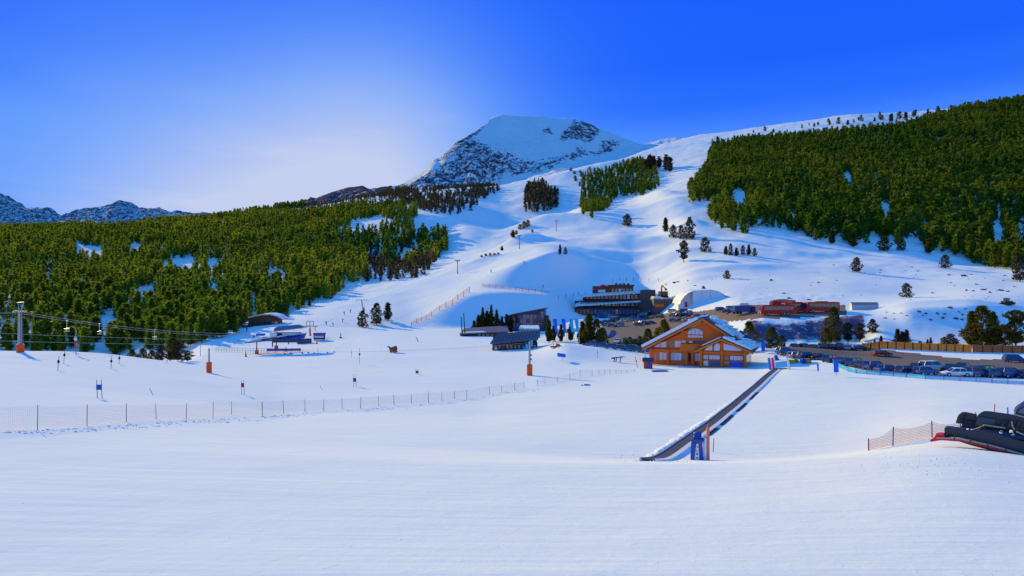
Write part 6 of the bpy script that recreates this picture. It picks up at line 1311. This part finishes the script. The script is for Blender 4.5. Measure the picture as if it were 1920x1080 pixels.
for i, (px, hp, k_) in enumerate(((1640, 12, 'cone'), (1652, 16, 'cone'), (1683, 28, 'cone'), (1692, 24, 'column'), (1700, 27, 'cone'), (1725, 8, 'round'), (1739, 11, 'cone'), (1745, 14, 'cone'), (1771, 16, 'round'), (1782, 22, 'round'), (1792, 14, 'round'))):
    tr(px, 0, hp, hp*.6 if k_ != 'round' else hp*1.2, k_, B_, f'young tree just behind the yellow fence, {ORD[i]} from the left', 'young trees behind the yellow fence', d=189)
for i, (px, hp, k_, kk) in enumerate(((300, 34, 24, 'scraggy'), (318, 48, 34, 'scraggy'), (334, 40, 26, 'scraggy'), (285, 30, 24, 'round'), (352, 22, 24, 'scraggy'), (268, 34, 24, 'round'), (248, 32, 24, 'round'))):
    tr(px, 0, hp, k_, kk, O_ if i in (1, 3, 5, 6) else B_, ['scraggy tree left of the one with a dark stem near the snowy platform', 'scraggy tree with a dark stem left of the snowy platform', 'thin twiggy tree behind the left end of the snowy platform', 'round olive bush at the crest left of the scraggy trees', 'low twiggy bush behind the snowy platform', 'second olive bush at the crest', 'leftmost olive bush at the crest'][i], 'scraggy trees at the left crest', d=172 if i < 3 else 176, lod=0, lean=.12 if i == 1 else 0)
# trees on the skyline and the upper slope
sky_t = [(1210, 322, 20), (1218, 320, 26), (1226, 318, 22), (1236, 316, 20), (1249, 320, 26), (1256, 323, 24), (1168, 303, 8), (1187, 310, 10), (1300, 250, 6), (1308, 249, 7), (1352, 258, 7), (1405, 248, 5), (1430, 244, 7), (1442, 242, 5), (1503, 237, 6), (1510, 235, 7), (1524, 234, 6), (1539, 233, 7), (1547, 231, 8), (1556, 231, 8),
         (1574, 228, 9), (1582, 227, 9), (1592, 226, 8), (1604, 224, 10), (1612, 224, 10), (1622, 222, 9), (1632, 221, 11), (1645, 220, 10), (1660, 222, 9), (1668, 224, 12), (1680, 224, 13), (1693, 222, 12), (1710, 218, 10), (1724, 214, 11), (1738, 212, 10), (1752, 208, 10), (1766, 205, 10), (1780, 203, 10)]
for i, (px, py, hp) in enumerate(sky_t):
    if hp < 15: px += random.uniform(-9, 9); py += random.uniform(0, 9); hp *= random.uniform(.6, 1.3)
    tr(px, py, hp*1.1, hp*(.6 if hp > 15 else random.uniform(.5, 1.0)), random.choice(['round', 'cone', 'scraggy']) if hp < 15 else 'column', B_, 'small dark tree high on the right slope near the skyline' if i > 7 else f'dark tree in the clump where the two pistes part, {ORD[i]} of eight', 'trees near the right skyline' if i > 7 else 'clump where the pistes part', dmin=600, lod=2)
for i in range(16):
    px = 1072+i*3.2+random.uniform(-3, 3); py = 322+(i % 5)*7+random.uniform(-4, 4)
    tr(px, py, random.uniform(5, 9), 8, 'round', O_ if i % 3 else B_, 'low bush on the lit rib left of the middle wood', 'bushes on the lit rib', dmin=600, lod=2, cat='bush', name='bush')

# ------------------------------------------------------------------ rocks and tufts on the right snowfield
random.seed(33)
rock_me = [MB().blob((0, 0, .05), 1, .6, .42, s, 2, .45).mesh('rock', M['stone']) for s in range(5)]
def rock_at(q, w_, label, group):
    o = bpy.data.objects.new('rock', random.choice(rock_me)); C.objects.link(o); o.location = q; o.scale = (w_, w_*.9, w_*random.uniform(.6, 1.1)); o.rotation_euler = (0, 0, random.random()*6); tag(o, label, 'rock', group)
for px, py, w_ in ((1662, 586, 7), (1676, 588, 5), (1689, 587, 5), (1722, 585, 9), (1735, 588, 8), (1730, 593, 6), (1757, 588, 10), (1771, 590, 9), (1768, 597, 11), (1744, 600, 9), (1792, 598, 10), (1805, 590, 8), (1818, 594, 10), (1810, 580, 7), (1660, 597, 7), (1676, 599, 5), (1700, 592, 5), (1780, 577, 14), (1803, 600, 9), (1826, 603, 9), (1797, 586, 6), (1713, 596, 4)):
    rock_at(at(px, py, 200), w_*.08, 'dark rock or tuft poking out of the blue shaded bank above the yellow fence', 'rocks on the shaded bank')
for i in range(90):
    px = random.uniform(1330, 1915); py = random.uniform(490, 566) if i < 60 else random.uniform(505, 560)
    if 1590 < px < 1650 and py > 555 or (px < 1420 and py > 540): continue
    q = at(px, py, 230); rock_at(q, random.choice([.25, .3, .4, .5, .8]), 'small dark rock poking out of the snowfield right above the car parks', 'rocks on the right snowfield')
for px, py, w_ in ((1265, 530, 1.6), (1272, 529, 1.0), (1250, 533, .8), (1290, 526, .7), (1303, 536, .7), (1362, 556, .8), (1480, 560, 1.0), (1446, 525, 1.3), (1446, 527, .9), (1535, 530, 1.0), (1825, 546, .9), (1843, 544, 1.2), (1812, 545, 1.0), (1875, 545, 1.3), (1856, 549, 1.1), (1890, 547, .9), (1779, 516, .9), (1808, 518, 1.4), (1803, 516, .7), (1821, 515, .8)):
    rock_at(at(px, py, 240), w_, 'larger dark rock on the snowfield right above the car parks', 'larger rocks on the right snowfield')

for i, (px, hp) in enumerate(((1172, 14), (1181, 18), (1190, 14), (1200, 20), (1224, 18))):
    tr(px, 0, hp, hp*.9, 'round', O_, f'low bush on the strip between the car park rows, {ORD[i]} from the left', 'bushes between the car park rows', d=207, lod=1, cat='bush', name='bush')
# clods of loose snow: far too many to count
cl = MB(); rg = random.Random(12)
def clod(px, py, r, dmin=18):
    q = at(px, py, dmin); cl.blob((q.x, q.y, q.z), r*rg.uniform(.7, 1.5), r*rg.uniform(.7, 1.3), r*rg.uniform(.35, .8), rg.random(), 1, .5)
for i in range(260): x = rg.uniform(-40, 500); clod(x, np.interp(x, [-60, 163, 349, 492], [815, 803, 790, 783])+rg.uniform(-1, 7), rg.choice([.05, .07, .1]), 46)
for i in range(160): x = rg.uniform(492, 1010); clod(x, np.interp(x, [492, 676, 828, 983], [783, 769, 756, 731])+rg.uniform(-2, 4), rg.choice([.06, .09, .13]), 60)
for i in range(170): clod(rg.gauss(1790, 90), rg.gauss(872, 16), rg.choice([.015, .02, .03, .045]))
for i in range(120): clod(rg.uniform(0, 1920), rg.uniform(875, 1075), rg.choice([.008, .012, .018]))
for i in range(120): clod(rg.gauss(1240, 40), rg.gauss(858, 6), rg.choice([.03, .05, .07]), 47)
o = cl.build('snow_clods', M['snow_pack'], None, 0, True); o['kind'] = 'stuff'; o['label'] = 'loose clods of snow along the nets and over the groomed foreground'; o['category'] = 'snow'
